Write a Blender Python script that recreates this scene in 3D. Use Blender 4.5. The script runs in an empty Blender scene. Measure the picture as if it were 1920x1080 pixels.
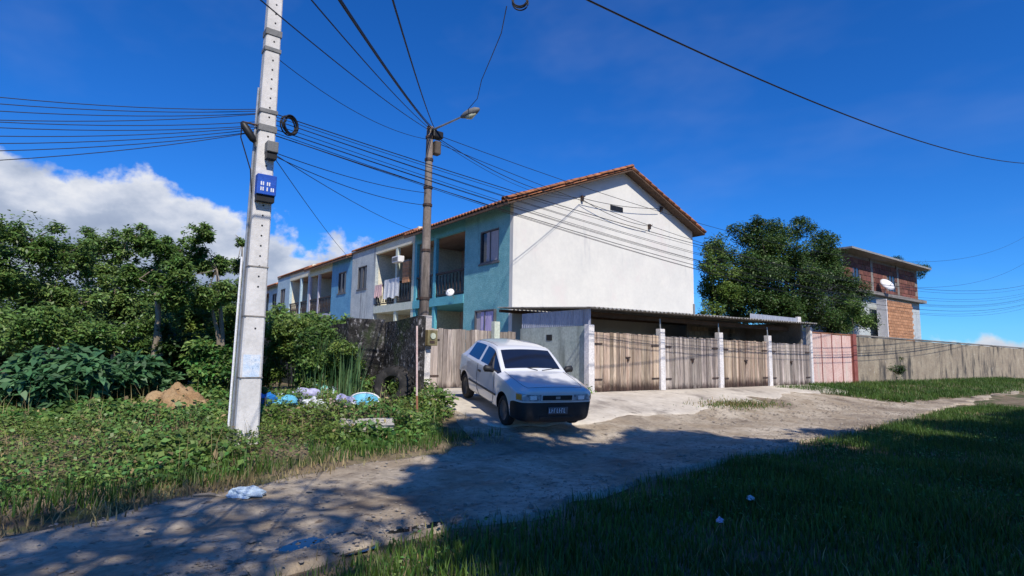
import bpy, bmesh, math, random
import numpy as np
from mathutils import Vector, Matrix
from mathutils.bvhtree import BVHTree

random.seed(11); RNG = np.random.default_rng(11)
SC = bpy.context.scene
COL = SC.collection
rad = math.radians

# ------------------------------------------------------------------ camera
# world axes: X runs along the street (to the right), Y away from the street
CAM = Vector((0, 0, 1.55)); FPX = 1079.0
PITCH, ROLL, YAW = rad(6.7), rad(0.9), rad(37)
FW = Vector((math.sin(YAW)*math.cos(PITCH), math.cos(YAW)*math.cos(PITCH), math.sin(PITCH)))
R0 = Vector((math.cos(YAW), -math.sin(YAW), 0)); U0 = R0.cross(FW)
RT = math.cos(ROLL)*R0 + math.sin(ROLL)*U0; UP = -math.sin(ROLL)*R0 + math.cos(ROLL)*U0
cd = bpy.data.cameras.new('camera'); cam = bpy.data.objects.new('camera', cd); COL.objects.link(cam)
cd.sensor_width = 36; cd.lens = 36*FPX/1920; cd.clip_start = .05; cd.clip_end = 9000
cam.matrix_world = Matrix(((RT.x, UP.x, -FW.x, CAM.x), (RT.y, UP.y, -FW.y, CAM.y), (RT.z, UP.z, -FW.z, CAM.z), (0, 0, 0, 1)))
SC.camera = cam

# ------------------------------------------------------------------ sky, sun, exposure
SUN = Vector((-.30, -1.0, 1.1)).normalized()
w = bpy.data.worlds.new('World'); SC.world = w; w.use_nodes = True
nt = w.node_tree; nt.nodes.clear(); N = nt.nodes.new; L = nt.links.new
out = N('ShaderNodeOutputWorld')
sky = N('ShaderNodeTexSky'); sky.sky_type = 'NISHITA'; sky.sun_disc = False
sky.sun_elevation = math.asin(SUN.z); sky.sun_rotation = math.atan2(SUN.x, SUN.y)
sky.altitude = 900; sky.air_density = 1.0; sky.dust_density = .12; sky.ozone_density = 3.2
hs = N('ShaderNodeHueSaturation'); hs.inputs['Saturation'].default_value = 1.25; hs.inputs['Hue'].default_value = .495
L(sky.outputs[0], hs.inputs['Color'])
gain = N('ShaderNodeMix'); gain.data_type = 'RGBA'; gain.blend_type = 'MULTIPLY'; gain.inputs[0].default_value = 1; gain.inputs[7].default_value = (.42, 1.03, 1.80, 1); L(hs.outputs[0], gain.inputs[6])
bg = N('ShaderNodeBackground'); bg.inputs[1].default_value = .088; L(gain.outputs[2], bg.inputs[0])
tc = N('ShaderNodeTexCoord'); sep = N('ShaderNodeSeparateXYZ'); L(tc.outputs['Generated'], sep.inputs[0])
def wm(op, a, b=None, c=None):
    n = N('ShaderNodeMath'); n.operation = op
    for i, x in enumerate((a, b, c)):
        if x is None: continue
        if isinstance(x, (int, float)): n.inputs[i].default_value = x
        else: L(x, n.inputs[i])
    return n.outputs[0]
def wnoise(scale, detail, rough=.55, loc=(0, 0, 0), sc=(1, 1, 1)):
    m = N('ShaderNodeMapping'); m.inputs['Location'].default_value = loc; m.inputs['Scale'].default_value = sc
    L(tc.outputs['Generated'], m.inputs[0]); n = N('ShaderNodeTexNoise')
    n.inputs['Scale'].default_value = scale; n.inputs['Detail'].default_value = detail; n.inputs['Roughness'].default_value = rough
    L(m.outputs[0], n.inputs['Vector']); return n.outputs[0]
def wramp(val, stops):
    r = N('ShaderNodeValToRGB'); L(val, r.inputs[0])
    el = r.color_ramp.elements
    while len(el) < len(stops): el.new(.5)
    for e, (p, c) in zip(el, stops): e.position = p; e.color = (*c, 1) if len(c) == 3 else c
    return r.outputs[0]
elev = wm('ARCSINE', sep.outputs[2])
azim = wm('ARCTAN2', sep.outputs[0], sep.outputs[1])
# one bank of low cumulus to the north; its upper edge falls towards the east
azn = wm('MULTIPLY_ADD', azim, 1/math.pi/2, .5)
def az(d): return .5 + d/360
top = wramp(azn, [(az(-120), (.02,)*3), (az(-40), (.20,)*3), (az(-5), (.268,)*3), (az(4), (.252,)*3), (az(10), (.228,)*3), (az(14), (.205,)*3), (az(18), (.185,)*3), (az(24), (.190,)*3), (az(29), (.10,)*3), (az(33), (.03,)*3)])
nb = wnoise(17, 7, .52, (3.1, 1.7, .4), (1, 1, 1.25)); ns = wnoise(42, 6, .6, (8, 2, 5))
edge = wm('ADD', wm('MULTIPLY', wm('SUBTRACT', nb, .5), .16), wm('MULTIPLY', wm('SUBTRACT', ns, .5), .05))
h = wm('ADD', wm('SUBTRACT', top, elev), edge)
dens = N('ShaderNodeMapRange'); dens.interpolation_type = 'SMOOTHSTEP'; L(h, dens.inputs[0])
dens.inputs[1].default_value = -.004; dens.inputs[2].default_value = .030; dens.inputs[4].default_value = .97
cn = wm('ADD', wm('MULTIPLY', wnoise(11, 7, .55, (1.2, 5.5, 2.2), (1, 1, 1.8)), .75), wm('MULTIPLY', h, -2.1))
ccol = wramp(cn, [(0.02, (.33, .40, .55)), (.18, (.45, .52, .66)), (.30, (.66, .71, .82)), (.40, (.86, .88, .93))])
bgc = N('ShaderNodeBackground'); L(ccol, bgc.inputs[0]); bgc.inputs[1].default_value = .95
wisp = wm('MULTIPLY', wm('POWER', wm('MAXIMUM', wm('SUBTRACT', wnoise(2.2, 5, .6, (.3, .2, .9), (1, .45, 1.6)), .5), 0), 1.3), .55)
fac = wm('MAXIMUM', dens.outputs[0], wm('MINIMUM', wisp, .16))
mix = N('ShaderNodeMixShader'); L(fac, mix.inputs[0]); L(bg.outputs[0], mix.inputs[1]); L(bgc.outputs[0], mix.inputs[2])
L(mix.outputs[0], out.inputs[0])
sl = bpy.data.lights.new('sun', 'SUN'); sl.energy = 5.0; sl.angle = rad(.53); sl.color = (1, .93, .82)
so = bpy.data.objects.new('sun', sl); COL.objects.link(so); so.rotation_euler = SUN.to_track_quat('Z', 'Y').to_euler(); so.location = (-10, -30, 40)
vs = SC.view_settings; vs.view_transform = 'Standard'; vs.look = 'None'; vs.exposure = 0; vs.gamma = 1; vs.use_curve_mapping = False
SC.cycles.max_bounces = 6; SC.cycles.transparent_max_bounces = 12; SC.cycles.caustics_reflective = False; SC.cycles.caustics_refractive = False

# ------------------------------------------------------------------ pixel helpers (directions only)
def ray(x, y): return FW + RT*((x-960)/FPX) - UP*((y-540)/FPX)
def PV(x, y, v): d = ray(x, y); return CAM + d*(v/d.y)
def PU(x, y, u): d = ray(x, y); return CAM + d*(u/d.x)
def PZ(x, y, z): d = ray(x, y); return CAM + d*((z-CAM.z)/d.z)
def gz(u, v):
    t = min(1, max(0, (v-7.5)/4.4)); return .5*t*t*(3-2*t)
def PG(x, y):
    z = 0
    for i in range(60):
        p = PZ(x, y, min(z, 1.3)); z = .5*z + .5*gz(p.x, p.y)
    return p
def on_pole(x, y, bx, by):      # height on a vertical line at (bx,by) seen at image row y
    lo, hi = -1, 30
    for i in range(50):
        m = (lo+hi)/2; d = Vector((bx, by, m))-CAM; yy = 540-FPX*d.dot(UP)/d.dot(FW)
        if yy > y: lo = m
        else: hi = m
    return Vector((bx, by, lo))

# ------------------------------------------------------------------ materials
def mat(name, c1, c2=None, scale=3., rough=.8, bump=0., bscale=30., metal=0., stretch=(1, 1, 1), contrast=(.35, .65),
        jit=0., fine=.18, stain=None, stain2=None, coat=0., spec=.4, isl=0., trans=0., alpha=None, hjit=0.):
    m = bpy.data.materials.new(name); m.use_nodes = True; t = m.node_tree; n = t.nodes; l = t.links
    b = n['Principled BSDF']; b.inputs['Roughness'].default_value = rough; b.inputs['Metallic'].default_value = metal
    b.inputs['Specular IOR Level'].default_value = spec
    if coat: b.inputs['Coat Weight'].default_value = coat; b.inputs['Coat Roughness'].default_value = .04
    geo = n.new('ShaderNodeNewGeometry')
    def mp(s):
        q = n.new('ShaderNodeMapping'); q.inputs['Scale'].default_value = s; l.new(geo.outputs['Position'], q.inputs[0]); return q.outputs[0]
    def nz(v, s, d=6, r=.6):
        q = n.new('ShaderNodeTexNoise'); q.inputs['Scale'].default_value = s; q.inputs['Detail'].default_value = d; q.inputs['Roughness'].default_value = r
        l.new(v, q.inputs['Vector']); return q.outputs[0]
    def rng_(v, a, b_, c=0., d=1.):
        q = n.new('ShaderNodeMapRange'); q.interpolation_type = 'SMOOTHSTEP'; l.new(v, q.inputs[0])
        for i, x in enumerate((a, b_, c, d)): q.inputs[i+1].default_value = x
        return q.outputs[0]
    def mixc(f, a, b_, mode='MIX'):
        q = n.new('ShaderNodeMix'); q.data_type = 'RGBA'; q.blend_type = mode
        for sock, x in ((q.inputs[0], f), (q.inputs[6], a), (q.inputs[7], b_)):
            if isinstance(x, (int, float)): sock.default_value = x
            elif isinstance(x, tuple): sock.default_value = (*x, 1)
            else: l.new(x, sock)
        return q.outputs[2]
    base = mp(stretch)
    c = mixc(rng_(nz(base, scale), *contrast), c1, c2 or c1)
    if fine: c = mixc(1.0, c, mixc(rng_(nz(base, scale*9, 4), .25, .75), (1-fine,)*3, (1+fine,)*3), 'MULTIPLY')
    for st in (stain, stain2):
        if st:
            col, s, lo, hi, str_ = st[:5]
            f = rng_(nz(mp(str_), s, 7, .65), lo, hi)
            if len(st) > 5:     # height band: z0 (full) -> z1 (none), a splash line with ragged edge
                sp = n.new('ShaderNodeSeparateXYZ'); l.new(geo.outputs['Position'], sp.inputs[0])
                wob = n.new('ShaderNodeMath'); wob.operation = 'MULTIPLY_ADD'; l.new(nz(mp((3, 3, 1)), 3), wob.inputs[0]); wob.inputs[1].default_value = .45; l.new(sp.outputs[2], wob.inputs[2])
                g = rng_(wob.outputs[0], st[5]+.22, st[6]+.22, 1, 0)
                q = n.new('ShaderNodeMath'); q.operation = 'MULTIPLY'; l.new(f, q.inputs[0]); l.new(g, q.inputs[1]); f = q.outputs[0]
            c = mixc(f, c, col)
    if jit or isl or hjit:
        hsv = n.new('ShaderNodeHueSaturation'); l.new(c, hsv.inputs['Color'])
        src = geo.outputs['Random Per Island'] if isl else n.new('ShaderNodeObjectInfo').outputs['Random']
        k = isl or jit; l.new(rng_(src, 0, 1, 1-k, 1+k), hsv.inputs['Value'])
        if hjit:
            wn = n.new('ShaderNodeTexWhiteNoise'); wn.noise_dimensions = '1D'; l.new(src, wn.inputs['W']); l.new(rng_(wn.outputs[0], 0, 1, .5-hjit, .5+hjit), hsv.inputs['Hue'])
        c = hsv.outputs[0]
    l.new(c, b.inputs['Base Color'])
    if bump:
        bp = n.new('ShaderNodeBump'); bp.inputs['Strength'].default_value = 1; bp.inputs['Distance'].default_value = bump
        l.new(nz(base, bscale, 5), bp.inputs['Height']); l.new(bp.outputs[0], b.inputs['Normal'])
    if trans:
        o = n['Material Output']; tr = n.new('ShaderNodeBsdfTranslucent'); l.new(c, tr.inputs[0]); ms = n.new('ShaderNodeMixShader'); ms.inputs[0].default_value = trans
        l.new(b.outputs[0], ms.inputs[1]); l.new(tr.outputs[0], ms.inputs[2]); l.new(ms.outputs[0], o.inputs[0])
    return m
M = {}
def mm(k, *a, **kw): M[k] = mat(k, *a, **kw)
V1 = (1, 1, 1); VS = (1, 1, .12)      # VS: streaks running down
mm('soil', (.16, .115, .07), (.24, .19, .12), 1.2, .95, .02, 25, stain=((.06, .075, .02), 1.1, .45, .62, V1))
mm('road', (.31, .245, .17), (.51, .44, .34), 1.1, .9, .02, 38, fine=.22, stain=((.19, .145, .10), .55, .48, .66, V1), stain2=((.16, .12, .085), 5.5, .57, .66, (1, 1.8, 1)))
mm('concrete', (.47, .415, .34), (.59, .535, .45), .9, .88, .006, 50, fine=.1, stain=((.25, .215, .18), .8, .5, .68, V1), stain2=((.18, .155, .13), 2.6, .62, .72, V1))
mm('patch', (.47, .44, .39), (.40, .37, .33), 2, .88, .005, 50)
mm('rubble', (.40, .35, .29), (.28, .23, .18), 6, .95, .01, 40, jit=.25)
mm('mound', (.30, .18, .085), (.38, .26, .14), 4, .95, .03, 18)
mm('gable', (.745, .725, .665), (.69, .675, .625), .8, .85, .003, 60, fine=.03, stain=((.55, .545, .53), 2.2, .58, .80, VS), stain2=((.72, .66, .62), .5, .52, .72, V1))
mm('teal', (.15, .39, .43), (.21, .47, .50), 2.5, .8, .02, 26, stain=((.06, .2, .25), 3, .6, .75, VS))
mm('tealtrim', (.12, .42, .50), (.10, .36, .44), 2, .8, .01, 26)
mm('cream', (.66, .62, .47), (.72, .68, .55), 1.5, .85, .004, 40, stain=((.45, .42, .33), 2, .6, .8, VS))
mm('paleblue', (.33, .47, .56), (.42, .55, .62), 1.8, .85, .006, 36, stain=((.22, .32, .38), 2.4, .56, .76, VS))
mm('greyplaster', (.40, .45, .47), (.50, .54, .54), 1.6, .88, .006, 40, stain=((.18, .19, .2), 2.4, .54, .74, VS))
mm('blue', (.10, .28, .46), (.13, .34, .52), 2, .8, .006, 30, stain=((.07, .19, .32), 2.4, .58, .76, VS))
mm('palegreen', (.50, .56, .47), (.58, .62, .54), 2, .85, .004, 40, stain=((.33, .35, .3), 2.2, .55, .75, VS))
mm('lilac', (.40, .40, .48), (.48, .47, .53), 2, .85, .004, 40, stain=((.25, .25, .3), 2.2, .55, .75, VS))
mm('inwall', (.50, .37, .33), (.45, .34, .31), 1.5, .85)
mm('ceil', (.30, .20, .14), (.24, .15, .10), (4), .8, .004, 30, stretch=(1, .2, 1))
mm('tile', (.40, .155, .07), (.30, .12, .06), 3, .85, .01, 30, jit=.2, stain=((.10, .07, .05), 1.6, .55, .75, V1), stain2=((.5, .30, .18), 5, .62, .75, V1))
mm('timber', (.10, .06, .04), (.14, .085, .055), 4, .8, .004, 40, jit=.2)
mm('railing', (.028, .020, .018), (.045, .033, .03), 6, .6)
mm('dark', (.012, .012, .014), (.02, .02, .022), 4, .7)
mm('door', (.075, .032, .02), (.10, .045, .03), 5, .6, stretch=(4, 4, .6))
mm('glass', (.02, .03, .045), (.03, .04, .06), .8, .06, spec=.6)
mm('curtain', (.38, .34, .37), (.50, .45, .47), 6, .85, stretch=(6, 6, .4), contrast=(.3, .7))
mm('lilaccloth', (.42, .33, .60), (.62, .55, .74), 6, .85, stretch=(6, 6, .4))
mm('metalframe', (.10, .10, .11), (.14, .14, .15), 5, .5, metal=.3)
mm('moss', (.014, .013, .013), (.055, .052, .052), 2.6, .95, .04, 16, contrast=(.42, .62), fine=.45, stain=((.27, .26, .27), 13, .55, .64, (1, 1, .55)), stain2=((.03, .05, .015), 1.4, .5, .7, V1))
mm('garagewall', (.33, .39, .36), (.39, .44, .41), 1.6, .88, .006, 35, stain=((.2, .23, .21), 2.2, .54, .75, VS))
mm('sheet', (.33, .35, .42), (.43, .45, .52), 3, .55, metal=.25, stretch=(3, 3, .4), stain=((.2, .17, .16), 2.5, .56, .72, VS))
mm('roofsheet', (.22, .215, .21), (.34, .33, .31), 2, .85, .004, 40, stain=((.07, .065, .06), 2, .5, .7, V1))
mm('whitepost', (.74, .71, .70), (.66, .63, .62), 2.5, .85, .006, 40, stain=((.33, .29, .27), 3, .50, .72, (1, 1, .5), .5, 1.0), stain2=((.42, .40, .40), 3.5, .60, .78, VS))
mm('board', (.27, .19, .135), (.53, .42, .325), 1.1, .85, .006, 22, jit=.36, hjit=.008, stretch=(9, 9, .55), contrast=(.3, .7), fine=.25, stain=((.17, .13, .11), 1.2, .52, .70, (7, 7, .5)), stain2=((.055, .032, .024), 3, .28, .42, V1, .62, .98))
mm('boardgrey', (.22, .18, .155), (.47, .405, .36), 1.1, .85, .006, 22, jit=.33, hjit=.008, stretch=(9, 9, .55), contrast=(.3, .7), fine=.25, stain=((.14, .12, .115), 1.2, .50, .68, (7, 7, .5)), stain2=((.07, .05, .045), 3, .35, .5, V1, .55, .78))
mm('rail', (.13, .09, .065), (.18, .13, .1), 3, .85, stretch=(1, 4, 4))
mm('iron', (.06, .045, .04), (.10, .06, .045), 8, .6, metal=.4)
mm('pink', (.60, .38, .33), (.66, .47, .41), 2.2, .75, .003, 40, stain=((.60, .50, .43), 3, .5, .7, VS), stain2=((.45, .28, .24), 3, .62, .75, V1), jit=.08)
mm('pinkdark', (.24, .07, .05), (.30, .10, .08), 3, .7)
mm('stainwall', (.36, .30, .215), (.27, .22, .16), 1.4, .92, .01, 30, stain=((.06, .055, .05), 1.5, .48, .66, (1, 1, .3)), stain2=((.52, .48, .40), 3, .6, .75, V1))
mm('brick', (.13, .05, .038), (.21, .085, .06), 4, .9, .01, 30, jit=.3, hjit=.01)
mm('orangebrick', (.42, .20, .10), (.50, .26, .14), 4, .9, .01, 30, jit=.15)
mm('mortar', (.20, .18, .165), (.27, .25, .23), 3, .95, .008, 40, stain=((.08, .075, .07), 1.5, .5, .7, V1))
mm('pole', (.56, .545, .53), (.68, .66, .645), 2.2, .85, .004, 60, fine=.08, stain=((.30, .285, .27), 3, .54, .74, VS), stain2=((.12, .11, .105), 6, .66, .76, V1))
mm('oldpole', (.20, .165, .145), (.30, .25, .22), 2.2, .9, .008, 45, stain=((.06, .05, .045), 2.5, .46, .64, VS), stain2=((.40, .34, .31), 4, .6, .75, VS))
mm('meterpost', (.40, .36, .34), (.48, .44, .42), 3, .9, .006, 45, stain=((.16, .14, .13), 3, .5, .7, VS))
mm('brass', (.22, .18, .085), (.30, .25, .13), 7, .5, metal=.4)
mm('signblue', (.012, .07, .40), (.02, .10, .50), 5, .45)
mm('white', (.78, .78, .80), (.72, .73, .76), 5, .6)
mm('sticker', (.50, .62, .78), (.68, .72, .78), 9, .7, stain=((.2, .3, .45), 14, .56, .68, V1))
mm('boxgrey', (.14, .145, .15), (.19, .19, .195), 5, .6)
mm('black', (.010, .010, .011), (.016, .016, .018), 6, .5)
mm('cable', (.010, .010, .012), (.014, .014, .017), 6, .6)
mm('galv', (.30, .31, .32), (.40, .41, .42), 8, .45, metal=.7)
mm('lampglass', (.55, .58, .45), (.45, .48, .38), 6, .25)
mm('rust', (.25, .10, .05), (.34, .17, .10), 8, .85)
mm('pinkstake', (.62, .42, .38), (.70, .52, .48), 6, .8)
mm('rubber', (.016, .015, .014), (.035, .032, .030), 7, .85, .004, 50, stain=((.12, .105, .09), 4, .56, .72, V1))
mm('paint', (.62, .63, .655), (.64, .65, .67), 2, .35, coat=1.0, fine=.01, stain=((.50, .47, .43), 5, .55, .8, V1, .35, .75))
mm('carglass', (.008, .010, .016), (.010, .012, .02), 1, .03, spec=1.0, coat=.6, fine=0)
mm('headlamp', (.22, .23, .25), (.42, .44, .47), 16, .06, coat=1, spec=.8, contrast=(.42, .58))
mm('amber', (.55, .22, .04), (.6, .27, .06), 9, .15, coat=.6)
mm('bumper', (.014, .014, .016), (.02, .02, .022), 3, .55)
mm('rim', (.10, .10, .105), (.15, .15, .155), 6, .45, metal=.5)
mm('plate', (.08, .085, .10), (.10, .105, .12), 6, .6)
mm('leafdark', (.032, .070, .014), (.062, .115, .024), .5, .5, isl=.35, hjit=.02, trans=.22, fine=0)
mm('leafmid', (.10, .185, .042), (.165, .26, .07), .6, .42, isl=.45, hjit=.022, trans=.36, fine=0)
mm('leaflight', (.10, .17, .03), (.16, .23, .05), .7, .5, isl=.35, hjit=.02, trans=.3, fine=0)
mm('leafblue', (.05, .14, .055), (.09, .20, .08), .8, .5, isl=.3, hjit=.015, trans=.25, fine=0)
mm('weed', (.065, .155, .028), (.145, .25, .06), 1.3, .55, isl=.5, hjit=.035, trans=.28, fine=0)
mm('cane', (.06, .14, .05), (.12, .21, .085), .8, .5, isl=.35, hjit=.02, trans=.3, fine=0)
mm('grass', (.045, .105, .014), (.095, .175, .026), .7, .55, isl=.35, hjit=.02, trans=.3, fine=0)
mm('drygrass', (.26, .20, .09), (.34, .28, .13), .9, .7, isl=.35, hjit=.02, trans=.25, fine=0)
mm('bark', (.19, .155, .115), (.28, .235, .18), 5, .9, .008, 30, stretch=(1, 1, .3))
mm('barkdark', (.07, .055, .045), (.11, .09, .075), 5, .9, .008, 30, stretch=(1, 1, .3))
mm('water', (.015, .018, .02), (.02, .022, .024), 2, .03, spec=.6, fine=0)
for k, c in dict(bagblue=(.03, .22, .62), bagcyan=(.14, .48, .66), bagwhite=(.70, .72, .74), bagpink=(.62, .42, .42), baglilac=(.42, .42, .62), bagteal=(.15, .50, .48), cardboard=(.42, .26, .13), bagpale=(.50, .62, .72)).items():
    mm(k, c, tuple(x*.82 for x in c), 9, .45, .01, 25)

# ------------------------------------------------------------------ mesh helpers
def mesh_np(name, V, faces_flat, loops, mat_, smooth=False):
    me = bpy.data.meshes.new(name); V = np.asarray(V, np.float32)
    me.vertices.add(len(V)); me.vertices.foreach_set('co', V.ravel())
    loops = np.asarray(loops, np.int32); ff = np.asarray(faces_flat, np.int32)
    me.loops.add(len(ff)); me.loops.foreach_set('vertex_index', ff)
    st = np.concatenate(([0], np.cumsum(loops)[:-1])).astype(np.int32)
    me.polygons.add(len(loops)); me.polygons.foreach_set('loop_start', st)
    if smooth: me.polygons.foreach_set('use_smooth', np.ones(len(loops), bool))
    me.materials.append(M[mat_] if isinstance(mat_, str) else mat_); me.update(calc_edges=True); me.validate()
    return me
WP = {}                                   # world origin of each thing
def link(name, me, parent=None, loc=(0, 0, 0)):
    o = bpy.data.objects.new(name, me); COL.objects.link(o); o.location = loc
    if parent is not None: o.parent = parent
    return o
def tag(o, label=None, cat=None, group=None, kind=None):
    if label: o['label'] = label
    if cat: o['category'] = cat
    if group: o['group'] = group
    if kind: o['kind'] = kind
    return o
def thing(name, label, cat, loc, rz=0, group=None):
    o = bpy.data.objects.new(name, None); COL.objects.link(o); o.location = loc; o.rotation_euler.z = rz; o.empty_display_size = .2
    WP[o] = Vector(loc); tag(o, label, cat, group); return o
class MB:
    def __init__(s): s.v = []; s.f = []
    def poly(s, pts): n = len(s.v); s.v += [tuple(p) for p in pts]; s.f.append(tuple(range(n, n+len(pts)))); return s
    def box(s, a, b):
        (x0, y0, z0), (x1, y1, z1) = a, b; n = len(s.v)
        s.v += [(x0, y0, z0), (x1, y0, z0), (x1, y1, z0), (x0, y1, z0), (x0, y0, z1), (x1, y0, z1), (x1, y1, z1), (x0, y1, z1)]
        s.f += [tuple(n+i for i in q) for q in ((0, 3, 2, 1), (4, 5, 6, 7), (0, 1, 5, 4), (1, 2, 6, 5), (2, 3, 7, 6), (3, 0, 4, 7))]; return s
    def frustum(s, c, z0, z1, w0, d0, w1, d1):
        n = len(s.v)
        for z, w_, d_ in ((z0, w0, d0), (z1, w1, d1)):
            s.v += [(c[0]-w_/2, c[1]-d_/2, z), (c[0]+w_/2, c[1]-d_/2, z), (c[0]+w_/2, c[1]+d_/2, z), (c[0]-w_/2, c[1]+d_/2, z)]
        s.f += [tuple(n+i for i in q) for q in ((0, 3, 2, 1), (4, 5, 6, 7), (0, 1, 5, 4), (1, 2, 6, 5), (2, 3, 7, 6), (3, 0, 4, 7))]; return s
    def prism(s, pts, off):           # closed outline pts, extruded by off
        n = len(s.v); k = len(pts); off = Vector(off)
        s.v += [tuple(p) for p in pts] + [tuple(Vector(p)+off) for p in pts]
        s.f.append(tuple(range(n, n+k))[::-1]); s.f.append(tuple(range(n+k, n+2*k)))
        s.f += [(n+i, n+(i+1) % k, n+k+(i+1) % k, n+k+i) for i in range(k)]; return s
    def tube(s, path, r, seg=6, cap=True):
        path = [Vector(p) for p in path]; rs = r if isinstance(r, (list, tuple)) else [r]*len(path); n = len(s.v)
        for i, p in enumerate(path):
            t = (path[min(i+1, len(path)-1)]-path[max(i-1, 0)]).normalized()
            a = Vector((0, 0, 1)) if abs(t.z) < .9 else Vector((1, 0, 0)); x = t.cross(a).normalized(); y = t.cross(x)
            s.v += [tuple(p+(x*math.cos(2*math.pi*k/seg)+y*math.sin(2*math.pi*k/seg))*rs[i]) for k in range(seg)]
        for i in range(len(path)-1):
            s.f += [(n+i*seg+k, n+i*seg+(k+1) % seg, n+(i+1)*seg+(k+1) % seg, n+(i+1)*seg+k) for k in range(seg)]
        if cap: s.f.append(tuple(n+k for k in range(seg))[::-1]); s.f.append(tuple(n+(len(path)-1)*seg+k for k in range(seg)))
        return s
    def lathe(s, prof, axis='z', seg=20, c=(0, 0, 0)):    # prof: (radius, height)
        n = len(s.v); k = len(prof)
        for j in range(seg):
            a = 2*math.pi*j/seg
            for r, hh in prof:
                x, y = r*math.cos(a), r*math.sin(a)
                p = (x, y, hh) if axis == 'z' else (x, hh, y)
                s.v.append((p[0]+c[0], p[1]+c[1], p[2]+c[2]))
        for j in range(seg):
            for i in range(k-1): s.f.append((n+j*k+i, n+((j+1) % seg)*k+i, n+((j+1) % seg)*k+i+1, n+j*k+i+1))
        return s
    def build(s, name, m, parent=None, local=False, smooth=False, bevel=0., loc=None):
        """verts in world coordinates unless local; the mesh origin is the thing's base"""
        root = parent
        while root is not None and root.parent is not None: root = root.parent
        if local: o = Vector((0, 0, 0))
        elif root is not None: o = WP[root]
        else: o = Vector(loc) if loc else Vector((0, 0, 0))
        me = bpy.data.meshes.new(name); me.from_pydata([(a-o.x, b-o.y, c-o.z) for a, b, c in s.v], [], s.f)
        me.materials.append(M[m]); 
        bm = bmesh.new(); bm.from_mesh(me); bmesh.ops.recalc_face_normals(bm, faces=bm.faces); bm.to_mesh(me); bm.free()
        if smooth: me.polygons.foreach_set('use_smooth', [True]*len(me.polygons))
        ob = link(name, me, parent, (0, 0, 0) if (parent is not None) else o)
        if parent is None: WP[ob] = o
        if bevel:
            b = ob.modifiers.new('bevel', 'BEVEL'); b.width = bevel; b.segments = 2; b.limit_method = 'ANGLE'
        return ob
def part(name, m, parent, fn, **kw):
    b = MB(); fn(b); return b.build(name, m, parent, **kw)
def boxp(name, m, parent, a, b, **kw): return MB().box(a, b).build(name, m, parent, **kw)
def _h(i, j, s): 
    x = np.sin(i*127.1+j*311.7+s*74.7)*43758.5453; return x-np.floor(x)
def vn(x, y, s=0):
    x = np.asarray(x, float); y = np.asarray(y, float); i = np.floor(x); j = np.floor(y); f = x-i; g = y-j
    f = f*f*(3-2*f); g = g*g*(3-2*g)
    return (_h(i, j, s)*(1-f)+_h(i+1, j, s)*f)*(1-g)+(_h(i, j+1, s)*(1-f)+_h(i+1, j+1, s)*f)*g
def gza(u, v):
    t = np.clip((np.asarray(v, float)-7.5)/4.4, 0, 1); return .5*t*t*(3-2*t)+0*np.asarray(u, float)
def grid_sheet(name, us, vs_fn, nv, m, dz, rough=0., kind='structure', dep=None, skirt=.07, ruts=None):
    """sheet following the terrain; vs_fn(u)->(v0,v1)"""
    us = np.asarray(us, float); V = []
    for u in us:
        a, b = vs_fn(u); v = np.concatenate([[a], np.linspace(a+.05, b-.05, nv-2), [b]]); z = gza(u, v)+dz
        if rough: z = z + rough*(vn(np.full(nv, u)*2.3, v*2.3, 3)+.5*vn(np.full(nv, u)*6, v*6, 5))
        if dep is not None:
            for (du, dv, ra, rb, dp) in dep: z = z-dp*np.exp(-((u-du)/ra)**2-((v-dv)/rb)**2)
        if ruts is not None: z = z-ruts(u, v)
        z[0] -= skirt; z[-1] -= skirt
        if u in (us[0], us[-1]): z -= skirt
        V.append(np.stack([np.full(nv, u), v, z], 1))
    V = np.concatenate(V); a = np.arange(len(us)-1)[:, None]*nv+np.arange(nv-1)[None]; a = a.ravel()
    F = np.stack([a, a+nv, a+nv+1, a+1], 1)
    o = link(name, mesh_np(name, V, F.ravel(), np.full(len(F), 4), m, True)); o['kind'] = kind; return o

# ------------------------------------------------------------------ the setting
def axis_lines(lo, hi, step, far):
    a = list(np.arange(lo, hi+1e-6, step)); k = step
    x = hi
    while x < far: k *= 1.5; x += k; a.append(x)
    x = lo; k = step
    while x > -far: k *= 1.5; x -= k; a.insert(0, x)
    return a
gu = axis_lines(-12, 42, .4, 3000); gv = axis_lines(0, 20, .4, 3000)
UU, VV = np.meshgrid(gu, gv, indexing='ij')
ZZ = gza(UU, VV)-.02
ZZ = ZZ-.07*np.clip((VV-5.4-.06*np.clip(UU, -4, 30))/.5, 0, 1)*np.clip((np.where(UU < 5.6, 6.2+.32*np.maximum(UU, -4), 8.0)-VV)/.5, 0, 1)
nv_ = len(gv); a = (np.arange(len(gu)-1)[:, None]*nv_+np.arange(nv_-1)[None]).ravel()
F = np.stack([a, a+nv_, a+nv_+1, a+1], 1)
g = link('ground', mesh_np('ground', np.stack([UU.ravel(), VV.ravel(), ZZ.ravel()], 1), F.ravel(), np.full(len(F), 4), 'soil', True)); g['kind'] = 'structure'
def near_edge(u): return 4.35+.115*max(u-1.5, -3)+.35*(float(vn(u*.8, 1.3, 2))-.5)+.25*(float(vn(u*2.7, 4.3, 2))-.5)
def far_edge(u):
    n_ = .5*(float(vn(u*.9, 7.7, 4))-.5)+.25*(float(vn(u*3, 2.7, 4))-.5)
    if u < 5.6: b = 6.6+.32*max(u, -4)
    elif u < 6.6: b = 8.4+(u-5.6)*2.8
    elif u < 20.3: b = 11.2
    elif u < 24: b = 11.2-(u-20.3)*.78
    else: b = 8.3
    return b+n_*(0 if 6.2 < u < 20 else 1)
PUD1 = PG(575, 1024); PUD2 = PG(800, 990)
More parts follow.
